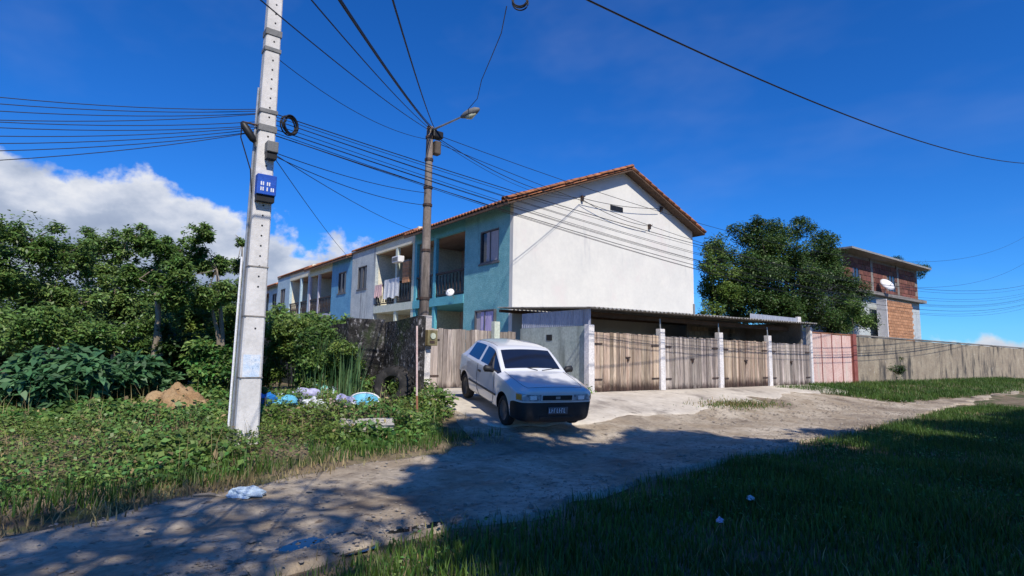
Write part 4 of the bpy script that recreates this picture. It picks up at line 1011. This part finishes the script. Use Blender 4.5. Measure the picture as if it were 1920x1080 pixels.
o = b.build('gravel', 'rubble'); o['kind'] = 'stuff'; o['label'] = 'loose stones and grit scattered along the road'; o['category'] = 'gravel'

# ------------------------------------------------------------------ vegetation
def leaf_mesh(name, P, S, m, rg, up=.5, ratio=.45, droop=.25):
    n = len(P); nrm = rg.normal(size=(n, 3)); nrm[:, 2] = np.abs(nrm[:, 2])+up*.8; nrm += np.array(SUN)*.9; nrm /= np.linalg.norm(nrm, axis=1)[:, None]
    t = rg.normal(size=(n, 3)); t -= nrm*(t*nrm).sum(1)[:, None]; t /= np.linalg.norm(t, axis=1)[:, None]; s = np.cross(nrm, t); S = S[:, None]
    mid = P+t*S*.5+nrm*S*.10
    V = np.stack([P, mid+s*S*ratio*.5-nrm*S*.10, P+t*S-nrm*S*droop, mid-s*S*ratio*.5-nrm*S*.10], 1).reshape(-1, 3)
    a_ = np.arange(n)*4; F = np.stack([a_, a_+1, a_+2, a_+3], 1)
    return mesh_np(name, V, F.ravel(), np.full(n, 4), m)
def cloud_pts(clumps, n, rg, shell=.35):
    c = np.array([k[0] for k in clumps], float); r = np.array([k[1] for k in clumps], float)
    if r.ndim == 1: r = np.stack([r, r, r*.8], 1)
    wgt = r.prod(1)**.75; wgt /= wgt.sum(); i = rg.choice(len(c), n, p=wgt)
    d = rg.normal(size=(n, 3)); d /= np.linalg.norm(d, axis=1)[:, None]
    q = rg.random(n)**shell
    wob = .72+.5*vn(d[:, 0]*2.3+i*3.1, d[:, 1]*2.3+d[:, 2]*1.9, 5)
    return c[i]+d*r[i]*(q*wob)[:, None]
def sub_clumps(clumps, k, f, rg):
    out_ = []
    for c, r in clumps:
        r = np.array(r if hasattr(r, '__len__') else (r, r, r*.8))
        for j in range(k):
            d = rg.normal(size=3); d /= np.linalg.norm(d); out_.append((np.array(c)+d*r*rg.uniform(.45, .95), r*f*rg.uniform(.7, 1.25)))
    return out_
def tree(name, label, cat, base, clumps, n, size, m, bark='bark', tr=.1, group=None, seed=0, trunks=None, detail=7, ff=.42, ratio=.45, up=.5, limbs=True):
    rg = np.random.default_rng(seed); base = Vector(base); t = thing(name, label, cat, base, group=group)
    sc = sub_clumps(clumps, detail, ff, rg); k_ = int(n*.86); P = np.concatenate([cloud_pts(sc, k_, rg), cloud_pts(clumps, n-k_, rg, .5)])-np.array(base)
    link('crown', leaf_mesh('crown', P, rg.uniform(.65, 1.3, n)*size, m, rg, up, ratio), t)
    b = MB(); cm = Vector(np.mean([c for c, r in clumps], 0))
    for tp in (trunks or [[base, base.lerp(Vector((cm.x, cm.y, cm.z)), .5)+Vector((.05, .05, 0)), cm]]):
        tp = [Vector(x) for x in tp]; k = len(tp); pts = []
        for i in range(k-1):
            for s in range(3): pts.append(tp[i].lerp(tp[i+1], s/3)+Vector((rg.normal(0, .02), rg.normal(0, .02), 0)))
        pts.append(tp[-1]); b.tube(pts, [tr*(1-.82*i/len(pts)) for i in range(len(pts))], 7)
    b.build('trunk', bark, t, smooth=True)
    if limbs:
        b = MB(); fk = Vector(trunks[0][-1]) if trunks else base.lerp(cm, .55)
        for c, r in clumps:
            c = Vector(c); md = fk.lerp(c, .5)+Vector((rg.normal(0, .12), rg.normal(0, .12), rg.normal(0, .1))); b.tube([fk, md, c], [tr*.17, tr*.12, tr*.05], 5)
        for c, r in sc[::2]:
            c = Vector(c); cc_ = min(clumps, key=lambda q_: (Vector(q_[0])-c).length)[0]; b.tube([Vector(cc_), c], [tr*.18, tr*.06], 4)
        b.build('limbs', bark, t)
    return t
def cl(lst, v):          # (px, py, radius px) outlined at distance plane v, radius turned into metres there
    o = []
    for x, y, r in lst:
        p = PV(x, y, v+((x*7+y*13) % 10-5)*.12); d = (p-CAM).dot(FW); o.append(((p.x, p.y, p.z), r*d/FPX))
    return o
def gpt(x, v):           # ground point under image column x at distance plane v
    p = PV(x, 680, v); return Vector((p.x, v, gz(p.x, v)))
# -- left-hand lot: slender trees
def slim(x, v, lean, ytop): a_ = gpt(x, v); b_ = PV(x+lean, ytop, v); return [a_, a_.lerp(b_, .5)+Vector((.08, 0, 0)), b_]
LG = 'slender trees on the overgrown lot'
def T(label, x, v, c_, n, sz, m, tr, seed, trunks=None, bark='bark', **k): return tree('slender_tree', label, 'tree', gpt(x, v), cl(c_, v), n, sz, m, bark=bark, tr=tr, group=LG, seed=seed, trunks=trunks, **k)
T('slender pale-trunked tree at the left, tallest trunk among the bushes', 283, 13.3, [(262, 448, 30), (300, 468, 36), (330, 500, 34), (262, 515, 36), (300, 540, 34), (330, 560, 30)], 15000, .075, 'leafmid', .09, 1, [slim(283, 13.3, 12, 500), slim(296, 13.3, -4, 560)], detail=20, ff=.24)
T('slender tree with thin forked trunk just left of the pale pole', 420, 13.1, [(372, 440, 28), (352, 475, 34), (396, 495, 32), (340, 520, 32), (425, 545, 30), (385, 560, 34)], 14000, .075, 'leafmid', .075, 2, [slim(420, 13.1, -14, 505), slim(428, 13.1, -40, 550)], detail=20, ff=.24)
T('thin brownish sapling rising right beside the pale pole', 448, 14.2, [(455, 455, 14), (445, 500, 20), (452, 540, 22), (440, 590, 24)], 4500, .065, 'leafmid', .04, 3, [slim(448, 14.2, 6, 450)])
T('leafy tree at the left edge behind the pale-trunked one', 215, 17, [(185, 470, 52), (235, 462, 40), (200, 540, 56), (250, 570, 48), (215, 610, 50)], 18000, .085, 'leafmid', .11, 4, detail=20, ff=.24)
T('broad leafy tree farther left at the edge of the lot', 90, 16, [(60, 450, 66), (120, 480, 56), (70, 550, 66), (150, 570, 56), (80, 620, 60)], 18000, .085, 'leafmid', .12, 5, detail=20, ff=.24)
T('leafy tree at the far left corner of the lot', -60, 15, [(-80, 440, 80), (-20, 500, 70), (-60, 560, 80), (-20, 620, 60)], 20000, .085, 'leafmid', .12, 6, detail=20, ff=.24)
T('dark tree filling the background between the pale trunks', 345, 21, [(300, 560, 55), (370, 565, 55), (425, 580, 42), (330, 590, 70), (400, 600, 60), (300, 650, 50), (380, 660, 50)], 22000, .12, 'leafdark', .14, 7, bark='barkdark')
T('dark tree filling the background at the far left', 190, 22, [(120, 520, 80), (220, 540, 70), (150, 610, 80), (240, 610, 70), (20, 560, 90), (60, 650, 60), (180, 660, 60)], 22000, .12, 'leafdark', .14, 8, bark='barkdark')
# -- shrubs below them
BGp = 'shrubs on the overgrown lot'
SH = [(250, 13.2, [(250, 690, 36), (285, 700, 34), (262, 735, 34), (300, 735, 30)], 2600, .20, 'leafblue', 'large-leaved bluish green shrub at the left edge'),
      (300, 14.6, [(270, 600, 36), (310, 610, 36), (345, 600, 34), (290, 650, 36), (345, 640, 34)], 9000, .08, 'leafmid', 'tall leafy shrub in front of the pale-trunked tree'),
      (400, 14.6, [(375, 600, 34), (410, 610, 34), (440, 640, 30), (385, 645, 34)], 8000, .08, 'leaflight', 'tall leafy shrub between the forked trunk and the pale pole'),
      (130, 14, [(60, 610, 60), (130, 620, 60), (190, 625, 50)], 9000, .09, 'leafmid', 'tall leafy shrub at the far left under the broad tree'),
      (170, 12.8, [(150, 690, 55), (200, 715, 50), (120, 740, 55), (60, 710, 60)], 4200, .20, 'leafblue', 'large-leaved shrub beyond the left edge of the lot'),
      (330, 14.0, [(310, 640, 38), (350, 650, 38), (325, 690, 40)], 5200, .10, 'leafdark', 'dark shrub beneath the pale-trunked tree'),
      (400, 13.2, [(385, 660, 36), (420, 680, 34), (395, 715, 36), (430, 730, 26)], 4200, .11, 'weed', 'bright green shrub just left of the pale pole'),
      (365, 12.6, [(372, 740, 24), (405, 752, 24)], 1800, .09, 'weed', 'low leafy shrub right of the earth heap'),
      (525, 14.0, [(510, 625, 34), (545, 615, 34), (520, 665, 36), (555, 655, 34), (505, 700, 34)], 12000, .085, 'leaflight', 'tall bright shrub right of the pale pole'),
      (590, 13.4, [(580, 640, 32), (605, 630, 30), (575, 685, 36), (610, 680, 34), (590, 720, 30)], 10000, .08, 'leafmid', 'leafy shrub in the middle of the lot behind the rubbish'),
      (640, 12.9, [(640, 660, 28), (632, 700, 30), (650, 725, 24), (662, 690, 20)], 7000, .07, 'leaflight', 'shrub climbing the left end of the mossy wall'),
      (560, 17, [(540, 600, 36), (590, 605, 34), (630, 615, 30)], 3600, .13, 'leafmid', 'shrub crest in front of the far houses'),
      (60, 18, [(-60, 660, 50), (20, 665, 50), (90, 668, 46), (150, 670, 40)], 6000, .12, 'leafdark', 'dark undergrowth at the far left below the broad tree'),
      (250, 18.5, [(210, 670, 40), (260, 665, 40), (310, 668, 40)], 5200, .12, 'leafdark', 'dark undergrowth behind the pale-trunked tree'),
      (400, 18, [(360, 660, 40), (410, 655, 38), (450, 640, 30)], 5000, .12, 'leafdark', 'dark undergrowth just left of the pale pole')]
for k, (x, v, c_, n, sz, m, lb) in enumerate(SH):
    tree('shrub', lb, 'shrub', gpt(x, v), cl(c_, v), n, sz, m, tr=.03, group=BGp, seed=20+k, detail=6, ff=.5)
# -- tall cane grass
def blades(name, P, H, Wd, m, rg, lean=.35, kind=None, label=None):
    n = len(P); a_ = rg.random(n)*6.283; d = np.stack([np.cos(a_), np.sin(a_), np.zeros(n)], 1); s = np.stack([-d[:, 1], d[:, 0], np.zeros(n)], 1)
    H = H[:, None]; ln = (rg.random(n)**1.2)[:, None]*lean*H; w_ = Wd*rg.uniform(.6, 1.3, n)[:, None]; up_ = np.array([0, 0, 1.])
    m1 = P+up_*H*.55+d*ln*.35; tp = P+up_*H*.95+d*ln
    V = np.stack([P-s*w_, P+s*w_, m1+s*w_*.8, m1-s*w_*.8, tp], 1).reshape(-1, 3); i = np.arange(n)*5
    F = np.concatenate([np.stack([i, i+1, i+2, i+3], 1).ravel(), np.stack([i+3, i+2, i+4], 1).ravel()]); lo_ = np.concatenate([np.full(n, 4), np.full(n, 3)])
    o = link(name, mesh_np(name, V, F, lo_, m))
    if kind: o['kind'] = kind
    if label: o['label'] = label
    return o
rg = np.random.default_rng(42)
for k, (x0, x1, v, n, hh, lb) in enumerate(((560, 625, 13.0, 420, 1.45, 'clump of tall cane grass behind the rubbish heap'), (625, 668, 12.5, 260, 1.3, 'narrow clump of tall cane grass against the mossy wall'))):
    xs = rg.uniform(x0, x1, n); P = np.array([[*PV(x, 700, v)[:2], 0] for x in xs]); P[:, 1] += rg.normal(0, .3, n); P[:, 2] = gza(P[:, 0], P[:, 1])
    base = P.mean(0); o = blades('cane_grass', P-base, rg.uniform(.5, 1.15, n)*hh, .016, 'cane', rg, .45); o.location = base; tag(o, lb, 'grass clump', 'cane grass on the lot')
# -- ground cover left of the road (stuff)
def weeds_cover():
    rg = np.random.default_rng(7); n = 120000
    u = rg.uniform(-7, 6.4, n); v = rg.uniform(6.2, 13.5, n)
    fe = np.array([6.75+.34*max(x, -4) for x in u]); dens = np.clip((v-fe-.55+.9*(vn(u*1.3, v*1.3, 9)-.5))/.9, 0, 1)
    lim = np.where(u > 5.3, 9.3+(u-5.3)*1.0, 0); dens = dens*(v > lim)
    trash = ((u > 2.7) & (u < 5.3) & (v > 10.75) & (v < 11.7)); dens = np.where(trash, dens*.12, dens)
    slab = ((np.abs(u-4.2) < .55) & (np.abs(v-9.6) < .4)); dens = np.where(slab, dens*.15, dens)
    md = ((np.abs(u-1.5) < .75) & (np.abs(v-11.6) < .75)); dens = np.where(md, dens*.45, dens)
    k = rg.random(n) < dens; u, v = u[k], v[k]; n = len(u)
    hgt = (.10+.42*vn(u*1.1, v*1.1, 4)**1.5+.25*(vn(u*3.3, v*3.3, 14)-.4))*np.clip((v-fe[k]-.3)/.9, .25, 1)
    z = gza(u, v)+np.clip(hgt, .05, .7)*rg.random(n)**.6
    P = np.stack([u, v, z], 1); sz = rg.uniform(.035, .10, n)*(.55+1.1*vn(u*.8, v*.8, 61)); q = vn(u*.9, v*.9, 71)+.35*(rg.random(n)-.5); dead = rg.random(n) < .045
    for nm, mk, mt, rt, lb in (('weeds', (q < .5) & ~dead, 'weed', .55, 'low leafy weeds covering the lot beside the road'), ('creeping_weeds', (q >= .5) & (q < .68) & ~dead, 'leafmid', .8, 'round-leaved creeping weeds between the other weeds'), ('bright_weeds', (q >= .68) & ~dead, 'leaflight', .35, 'narrow bright green weeds in patches on the lot'), ('dead_leaves', dead, 'drygrass', .5, 'dead brown leaves scattered through the weeds')):
        o = link(nm, leaf_mesh(nm, P[mk], sz[mk], mt, rg, .5, rt)); tag(o, lb, 'weeds', kind='stuff')
    ns = 1300; us_ = rg.uniform(-6, 6, ns); vs_ = rg.uniform(8, 13, ns); kk = vs_ > 7.6+.34*us_; us_, vs_ = us_[kk], vs_[kk]; blades('weed_stems', np.stack([us_, vs_, gza(us_, vs_)], 1), rg.uniform(.15, .65, len(us_)), .004, 'drygrass', rg, .9, 'stuff', 'thin dry stems standing up through the weeds')
    n = 9000; u = rg.uniform(-7, 6.2, n); fe = np.array([far_edge(min(x, 5.5)) for x in u]); v = fe+rg.normal(.25, .38, n); k = (v > fe-.25) & (rg.random(n) < np.clip(1.2-.3*u, .25, 1)*(vn(u*1.6, v*1.6, 21)+.15)); u, v = u[k], v[k]
    blades('dry_grass', np.stack([u, v, gza(u, v)+.005], 1), rg.uniform(.04, .16, len(u)), .006, 'drygrass', rg, 1.3, 'stuff', 'dry yellow grass along the road edge')
    n = 7000; u = rg.uniform(-6, 6.3, n); fe = np.array([far_edge(min(x, 5.5)) for x in u]); v = fe+.35+np.abs(rg.normal(0, .9, n)); k = (vn(u*1.2, v*1.2, 33) > .42); u, v = u[k], v[k]
    blades('lot_grass', np.stack([u, v, gza(u, v)], 1), rg.uniform(.08, .26, len(u)), .006, 'grass', rg, .8, 'stuff', 'green grass tufts among the weeds')
weeds_cover()
# -- foreground grass
def fore_grass():
    rg = np.random.default_rng(9); n = 230000
    v = .5+rg.random(n)*6.2; u = -3+rg.random(n)**1.15*30
    ne = np.array([near_edge(x) for x in u]); e = ne+.25*(vn(u*2.3, v*2.3, 8)-.5)
    dens = np.clip((e-v)/.5, 0, 1)*(.35+.65*np.clip(vn(u*.9, v*.9, 3)*1.8-.2, 0, 1)); dens = np.where(u < 1.2, dens*np.clip((u+1.0)/2.6, .12, 1), dens)
    k = rg.random(n) < dens; u, v = u[k], v[k]
    hh = rg.uniform(.04, .15, len(u))*(.55+1.0*vn(u*.9, v*.9, 12))
    blades('grass', np.stack([u, v, np.zeros(len(u))-.01], 1), hh, .0055, 'grass', rg, .7, 'stuff', 'thick grass on the near verge in deep shade')
    n = 16000; u = -2+rg.random(n)*20; v = .6+rg.random(n)*5; ne = np.array([near_edge(x) for x in u]); k = (v < ne-.1) & (vn(u*1.4, v*1.4, 44) > .55); P = np.stack([u, v, .02+.07*rg.random(n)], 1)[k]
    o = link('verge_weeds', leaf_mesh('verge_weeds', P, rg.uniform(.025, .06, len(P)), 'weed', rg, .6, .55)); tag(o, 'broad-leaved weeds among the near verge grass', 'weeds', kind='stuff')
    n = 14000; u = -2+rg.random(n)*24; v = .6+rg.random(n)*5.5; ne = np.array([near_edge(x) for x in u]); k = (v < ne+.12) & ((vn(u*1.1, v*1.1, 55) > .6) | (np.abs(v-ne) < .25)); blades('dry_verge_grass', np.stack([u, v, 0*u-.005], 1)[k], rg.uniform(.04, .14, k.sum()), .005, 'drygrass', rg, 1.0, 'stuff', 'dead straw-coloured stems among the near verge grass')
    n = 40000; u = 24.2+rg.random(n)**1.3*28; v = rg.uniform(8.0, 11.9, n); k = (v > 8.5+.7*vn(u, v, 5)-.4) & (rg.random(n) < vn(u*.9, v*1.4, 6)+.25); u, v = u[k], v[k]
    n2 = 5000; u2 = rg.uniform(20.2, 24.4, n2); v2 = rg.uniform(8.5, 11.4, n2); k = v2 > 11.9-(u2-20.2)*.80; u = np.concatenate([u, u2[k]]); v = np.concatenate([v, v2[k]])
    blades('verge_grass', np.stack([u, v, gza(u, v)-.01], 1), rg.uniform(.06, .24, len(u)), .008, 'grass', rg, .7, 'stuff', 'sunlit green grass before the pink gate and stained wall')
    # small tuft patch on the apron, and at the post feet
    pts = []
    for k in range(900):
        x = rg.normal(1385, 38); y = 762+rg.normal(0, 4)-abs(x-1385)*.0; p = PG(x, y); pts.append((p.x, p.y, gz(p.x, p.y)+.05))
    P = np.array(pts); o = blades('grass_patch', P-P.mean(0), rg.uniform(.03, .11, len(P)), .008, 'drygrass', rg, .8, 'stuff', 'thin patch of grass growing on the concrete apron'); o.location = P.mean(0)
    P2 = P+rg.normal(0, .12, P.shape)*np.array([1, 1, 0]); o = blades('grass_patch', P2-P2.mean(0), rg.uniform(.03, .10, len(P)), .009, 'grass', rg, .8, 'stuff', 'thin patch of grass growing on the concrete apron'); o.location = P2.mean(0)
fore_grass()
for k, (x, y, lb) in enumerate(((1100, 742, 'small weed tuft at the foot of the first garage post'), (805, 790, 'weed tuft at the foot of the meter post'))):
    p = PG(x, y); rg = np.random.default_rng(60+k); n = 260; P = rg.normal(0, 1, (n, 3))*np.array([.14, .12, .08]); P[:, 2] = np.abs(P[:, 2]); o = link('weed_tuft', leaf_mesh('weed_tuft', P, rg.uniform(.04, .09, n), 'weed', rg, .5, .5)); o.location = (p.x, p.y+.1, gz(p.x, p.y)+.05); tag(o, lb, 'weed', kind='stuff')
# -- trees on the right
tree('big_tree', 'big dark leafy tree behind the garages', 'tree', gpt(1450, 18), cl([(1355, 470, 34), (1400, 442, 34), (1445, 448, 40), (1498, 432, 28), (1535, 475, 36), (1440, 505, 48), (1500, 510, 46), (1380, 530, 42), (1555, 525, 40), (1450, 570, 48), (1520, 580, 46), (1385, 590, 36), (1580, 575, 40), (1600, 545, 30), (1605, 600, 30), (1460, 470, 44), (1550, 600, 30), (1560, 492, 34), (1540, 458, 28), (1340, 500, 30), (1400, 560, 42), (1350, 560, 32), (1430, 540, 52), (1490, 548, 48), (1405, 505, 42), (1470, 590, 44), (1420, 420, 18), (1500, 415, 14)], 18), 100000, .16, 'leafdark', bark='barkdark', tr=.3, seed=41, detail=12, ff=.50)
tree('young_tree', 'lighter yellow-green tree beside the right corner of the white gable', 'tree', gpt(1345, 17.4), cl([(1340, 470, 22), (1335, 505, 32), (1365, 510, 26), (1340, 545, 34), (1370, 550, 26), (1330, 580, 26)], 17.4), 9000, .14, 'leaflight', tr=.09, seed=42, detail=8)
tree('background_tree', 'low dark tree showing above the brick house roof', 'tree', gpt(1620, 45), cl([(1560, 498, 24), (1600, 496, 22), (1640, 496, 20), (1670, 500, 22), (1720, 504, 22)], 45), 14000, .25, 'leafdark', bark='barkdark', tr=.3, seed=43)
tree('wall_shrub', 'dark shrub at the foot of the stained wall, at the right edge', 'shrub', Vector((PV(1676, 690, 11.6).x, 11.6, .45)), cl([(1680, 690, 14), (1682, 675, 10), (1680, 706, 14)], 11.6), 2200, .08, 'leafdark', tr=.03, seed=44)
tree('creeper', 'leafy creeper spilling over the grey lower wall of the brick house', 'shrub', gpt(1610, 17), cl([(1595, 575, 26), (1615, 600, 22), (1580, 605, 24)], 17), 2600, .17, 'leafmid', tr=.04, seed=45)
# -- trees behind the photographer, across the street: they shade the foreground
def shade_tree(label, base, ch, r, n, sz, seed, k=7, flat=.62):
    rg = np.random.default_rng(seed); c_ = []
    for j in range(k):
        a_ = rg.uniform(0, 6.28); q_ = rg.uniform(.2, .85)*r; c_.append(((base[0]+q_*math.cos(a_), base[1]+q_*math.sin(a_)*.8, ch+rg.uniform(-.45, .45)*r*flat), r*rg.uniform(.38, .55)))
    tree('street_tree', label, 'tree', (*base, 0), c_, n, sz, 'leafdark', bark='barkdark', tr=.2, seed=seed, group='trees across the street behind the photographer', trunks=[[(*base, 0), (base[0]+.1, base[1], ch*.4), (base[0], base[1]+.1, ch*.72)]])
shade_tree('dense street tree behind the photographer, shading the road before the car', (4.1, -4.25), 10.6, 3.7, 30000, .30, 101, 11)
shade_tree('dense street tree behind the photographer, shading the near grass', (8.6, -6.4), 9.5, 4.0, 30000, .30, 102, 11)
shade_tree('street tree behind the photographer, farther right along the verge', (14.6, -6.2), 8.6, 4.0, 26000, .30, 103, 10)
shade_tree('street tree behind the photographer, farthest right along the verge', (21.5, -6.0), 8.6, 4.0, 26000, .30, 105, 10)
shade_tree('thin street tree behind the photographer, dappling the road at the left', (-1.0, -5.0), 10.0, 4.2, 3600, .26, 104, 9)
shade_tree('second low street tree behind the photographer, to the right', (7.4, -4.8), 7.0, 3.0, 8000, .28, 107, 8)
shade_tree('added tall tree unseen behind the photographer, blocking sky light, left of two', (6, -10.5), 12.5, 4.6, 22000, .36, 108, 10)  # added out of view to cut the sky light reaching the shaded road
shade_tree('added tall tree unseen behind the photographer, blocking sky light, right of two', (13.5, -11), 12.0, 4.8, 22000, .36, 109, 10)  # also an added, unseen tree; shuts out more of the sky behind
shade_tree('low street tree behind the photographer, between the other low ones', (11.4, -5.6), 7.6, 3.0, 10000, .28, 110, 8)
shade_tree('low street tree just behind the photographer', (1.8, -4.0), 7.2, 2.9, 20000, .28, 106, 10)

# ------------------------------------------------------------------ overhead cables
def cable(label, p0, p1, sag=.4, r=.009, group=None, n=18):
    p0 = Vector(p0); p1 = Vector(p1); b = MB(); pts = []
    for i in range(n+1):
        f_ = i/n; p = p0.lerp(p1, f_); p.z -= sag*4*f_*(1-f_); pts.append(p)
    b.tube(pts, r, 5); o = b.build('overhead_cable', 'cable', None, loc=p0); tag(o, label, 'cable', group); return o
def lpz(y): return on_pole(0, y, *LP)
def cpz(y): return on_pole(0, y, *CP)
FU = 70.0                                   # next pole down the street, out of frame
def far(x, y, u=FU, v=9.6): d = ray(x, y); p = CAM+d*(u/d.x); return Vector((u, v, p.z))
# main bundle: left pole to the next pole along the street
rr = random.Random(3); ORD = ('highest', 'second highest', 'third highest', 'fourth highest', 'fifth highest', 'sixth highest', 'seventh highest', 'third lowest', 'second lowest', 'lowest')
for k, (ya, zb_, sg_) in enumerate(((204, 10.6, 2.9), (207, 10.2, 2.7), (211, 9.9, 2.9), (216, 9.7, 2.8), (222, 9.5, 2.9), (228, 9.4, 3.0), (233, 9.2, 3.0), (237, 9.0, 2.9), (240, 8.7, 2.8), (244, 8.4, 2.9))):
    cable(f'thin street cable right of the pale pole, {ORD[k]} of its bundle there', lpz(ya)+Vector((.1, .12+.05*(k % 3), 0)), Vector((FU, 9.6+.1*k, zb_)), sg_+rr.uniform(-.2, .2), .0055+.003*(k in (0, 8)), 'street cable bundle right of the pale pole', 40)
for k, (ya, yl) in enumerate(((204, 178), (206, 186), (209, 195), (213, 204), (226, 213), (232, 222), (237, 231), (240, 240), (243, 249), (246, 258))):
    a_ = lpz(ya)+Vector((-.1, .1+.04*(k % 3), 0)); e = PV(242, yl, LP[1]+.15); e2 = a_+(e-a_)*6; e2.z += 1.0
    cable(f'thin cable left of the pale pole, {ORD[k]} of the lines leaving the left edge', a_, e2, .62, .006, 'street cable bundle left of the pale pole', 26)
for k, (ya, x, y, v, sg_) in enumerate(((282, 790, 362, CP[1]+.1, .1), (288, 800, 385, CP[1]+.1, .15), (286, 664, 492, 20., .15), (284, 800, 438, 18., .2))):
    cable(('sagging service cable from the pale pole to the dark pole, upper of two', 'sagging service cable from the pale pole to the dark pole, lower of two', 'steep drop cable from the pale pole down to the cream house', 'long service cable from the pale pole towards the teal house')[k], lpz(ya)+Vector((.1, -.02, 0)), (cpz(y) if k < 2 else PU(x, y, U0F-.02)), sg_, .007)
# from the dark pole's head towards poles behind the photographer
hd0 = Vector((CP[0]-.03, CP[1]-.1, cpz(240).z))
for k, (x, y, v, ex) in enumerate(((545, 8, 6.0, 'lowest'), (618, 0, 5.2, 'second lowest'), (660, 0, 5.0, 'thickest'), (672, 20, 5.4, 'fourth'), (742, 0, 4.8, 'steepest'))):
    p = PV(x, y, v); e = hd0+(p-hd0)*1.7
    cable(f'cable fanning up-left from the dark pole head, {ex} of the fan', hd0+Vector((.02*k, 0, -.03*(4-k))), e, .18, (.007, .007, .013, .008, .010)[k])
cable('thin cable from the upper pale pole sloping down to the dark pole head', lpz(98)+Vector((.08, .1, 0)), cpz(262), .25, .006)
# from the dark pole to the right
g0 = Vector((CP[0]+.1, CP[1]-.1, cpz(256).z)); g1 = PV(1090, 371, V0F-.2); g2 = PV(1238, 391, V0F-.2); g3 = PV(1216, 424, V0F-.2)
cable('thick twisted cable from the dark pole to the bracket on the white gable', g0, g1, .35, .010)
cable('second strand of the twisted cable from the dark pole to the gable', g0+Vector((.02, 0, -.05)), g1+Vector((0, 0, -.05)), .42, .006)
cable('cable running along the upper gable between two brackets', g1, g2, .12, .012)
cable('slack cable along the gable down to the lower bracket', g1+Vector((0, 0, -.04)), g3, .18, .012)
cable('thin long cable from the dark pole over the roof out of the right edge', g0+Vector((0, 0, .05)), far(2100, 352, 90, 13.), 5.2, .008, None, 60)
cable('thin cable passing behind the big tree out of the right edge', g0+Vector((0, 0, -.15)), far(2100, 396, 90, 13.), 5.6, .008, None, 60)
# thick cable across the street in the foreground, its coil, and the lead to the street lamp
k0 = PV(985, -12, 6.2); k1 = PV(1678, 293, 6.2); ke = k0+(k1-k0)*2.2; ke.z += 2.6
cable('thick black cable slanting across the sky at the upper right', k0+(k0-k1)*.8+Vector((0, 0, .9)), ke, 1.25, .017, None, 40)
cK = PV(975, 2, 6.2); coil('cable_coil', 'coil of spare cable hanging at the top edge of the sky', cK, .105, (-.6, -.8, 0), 4, .010)
b = MB(); lamp_top = hp+dirv*.05+Vector((0, 0, .09)); pts = [lamp_top]
for x, y, f_ in ((895, 185, .85), (903, 150, .7), (920, 110, .5), (940, 62, .28), (950, 12, .05)):
    pts.append(PV(x, y, 6.2+(lamp_top.y-6.2)*f_))
b.tube(pts, .008, 5); o = b.build('overhead_cable', 'cable', None, loc=lamp_top); tag(o, 'wavy loose lead from the street lamp up to the cable coil', 'cable')
bpy.context.view_layer.update()
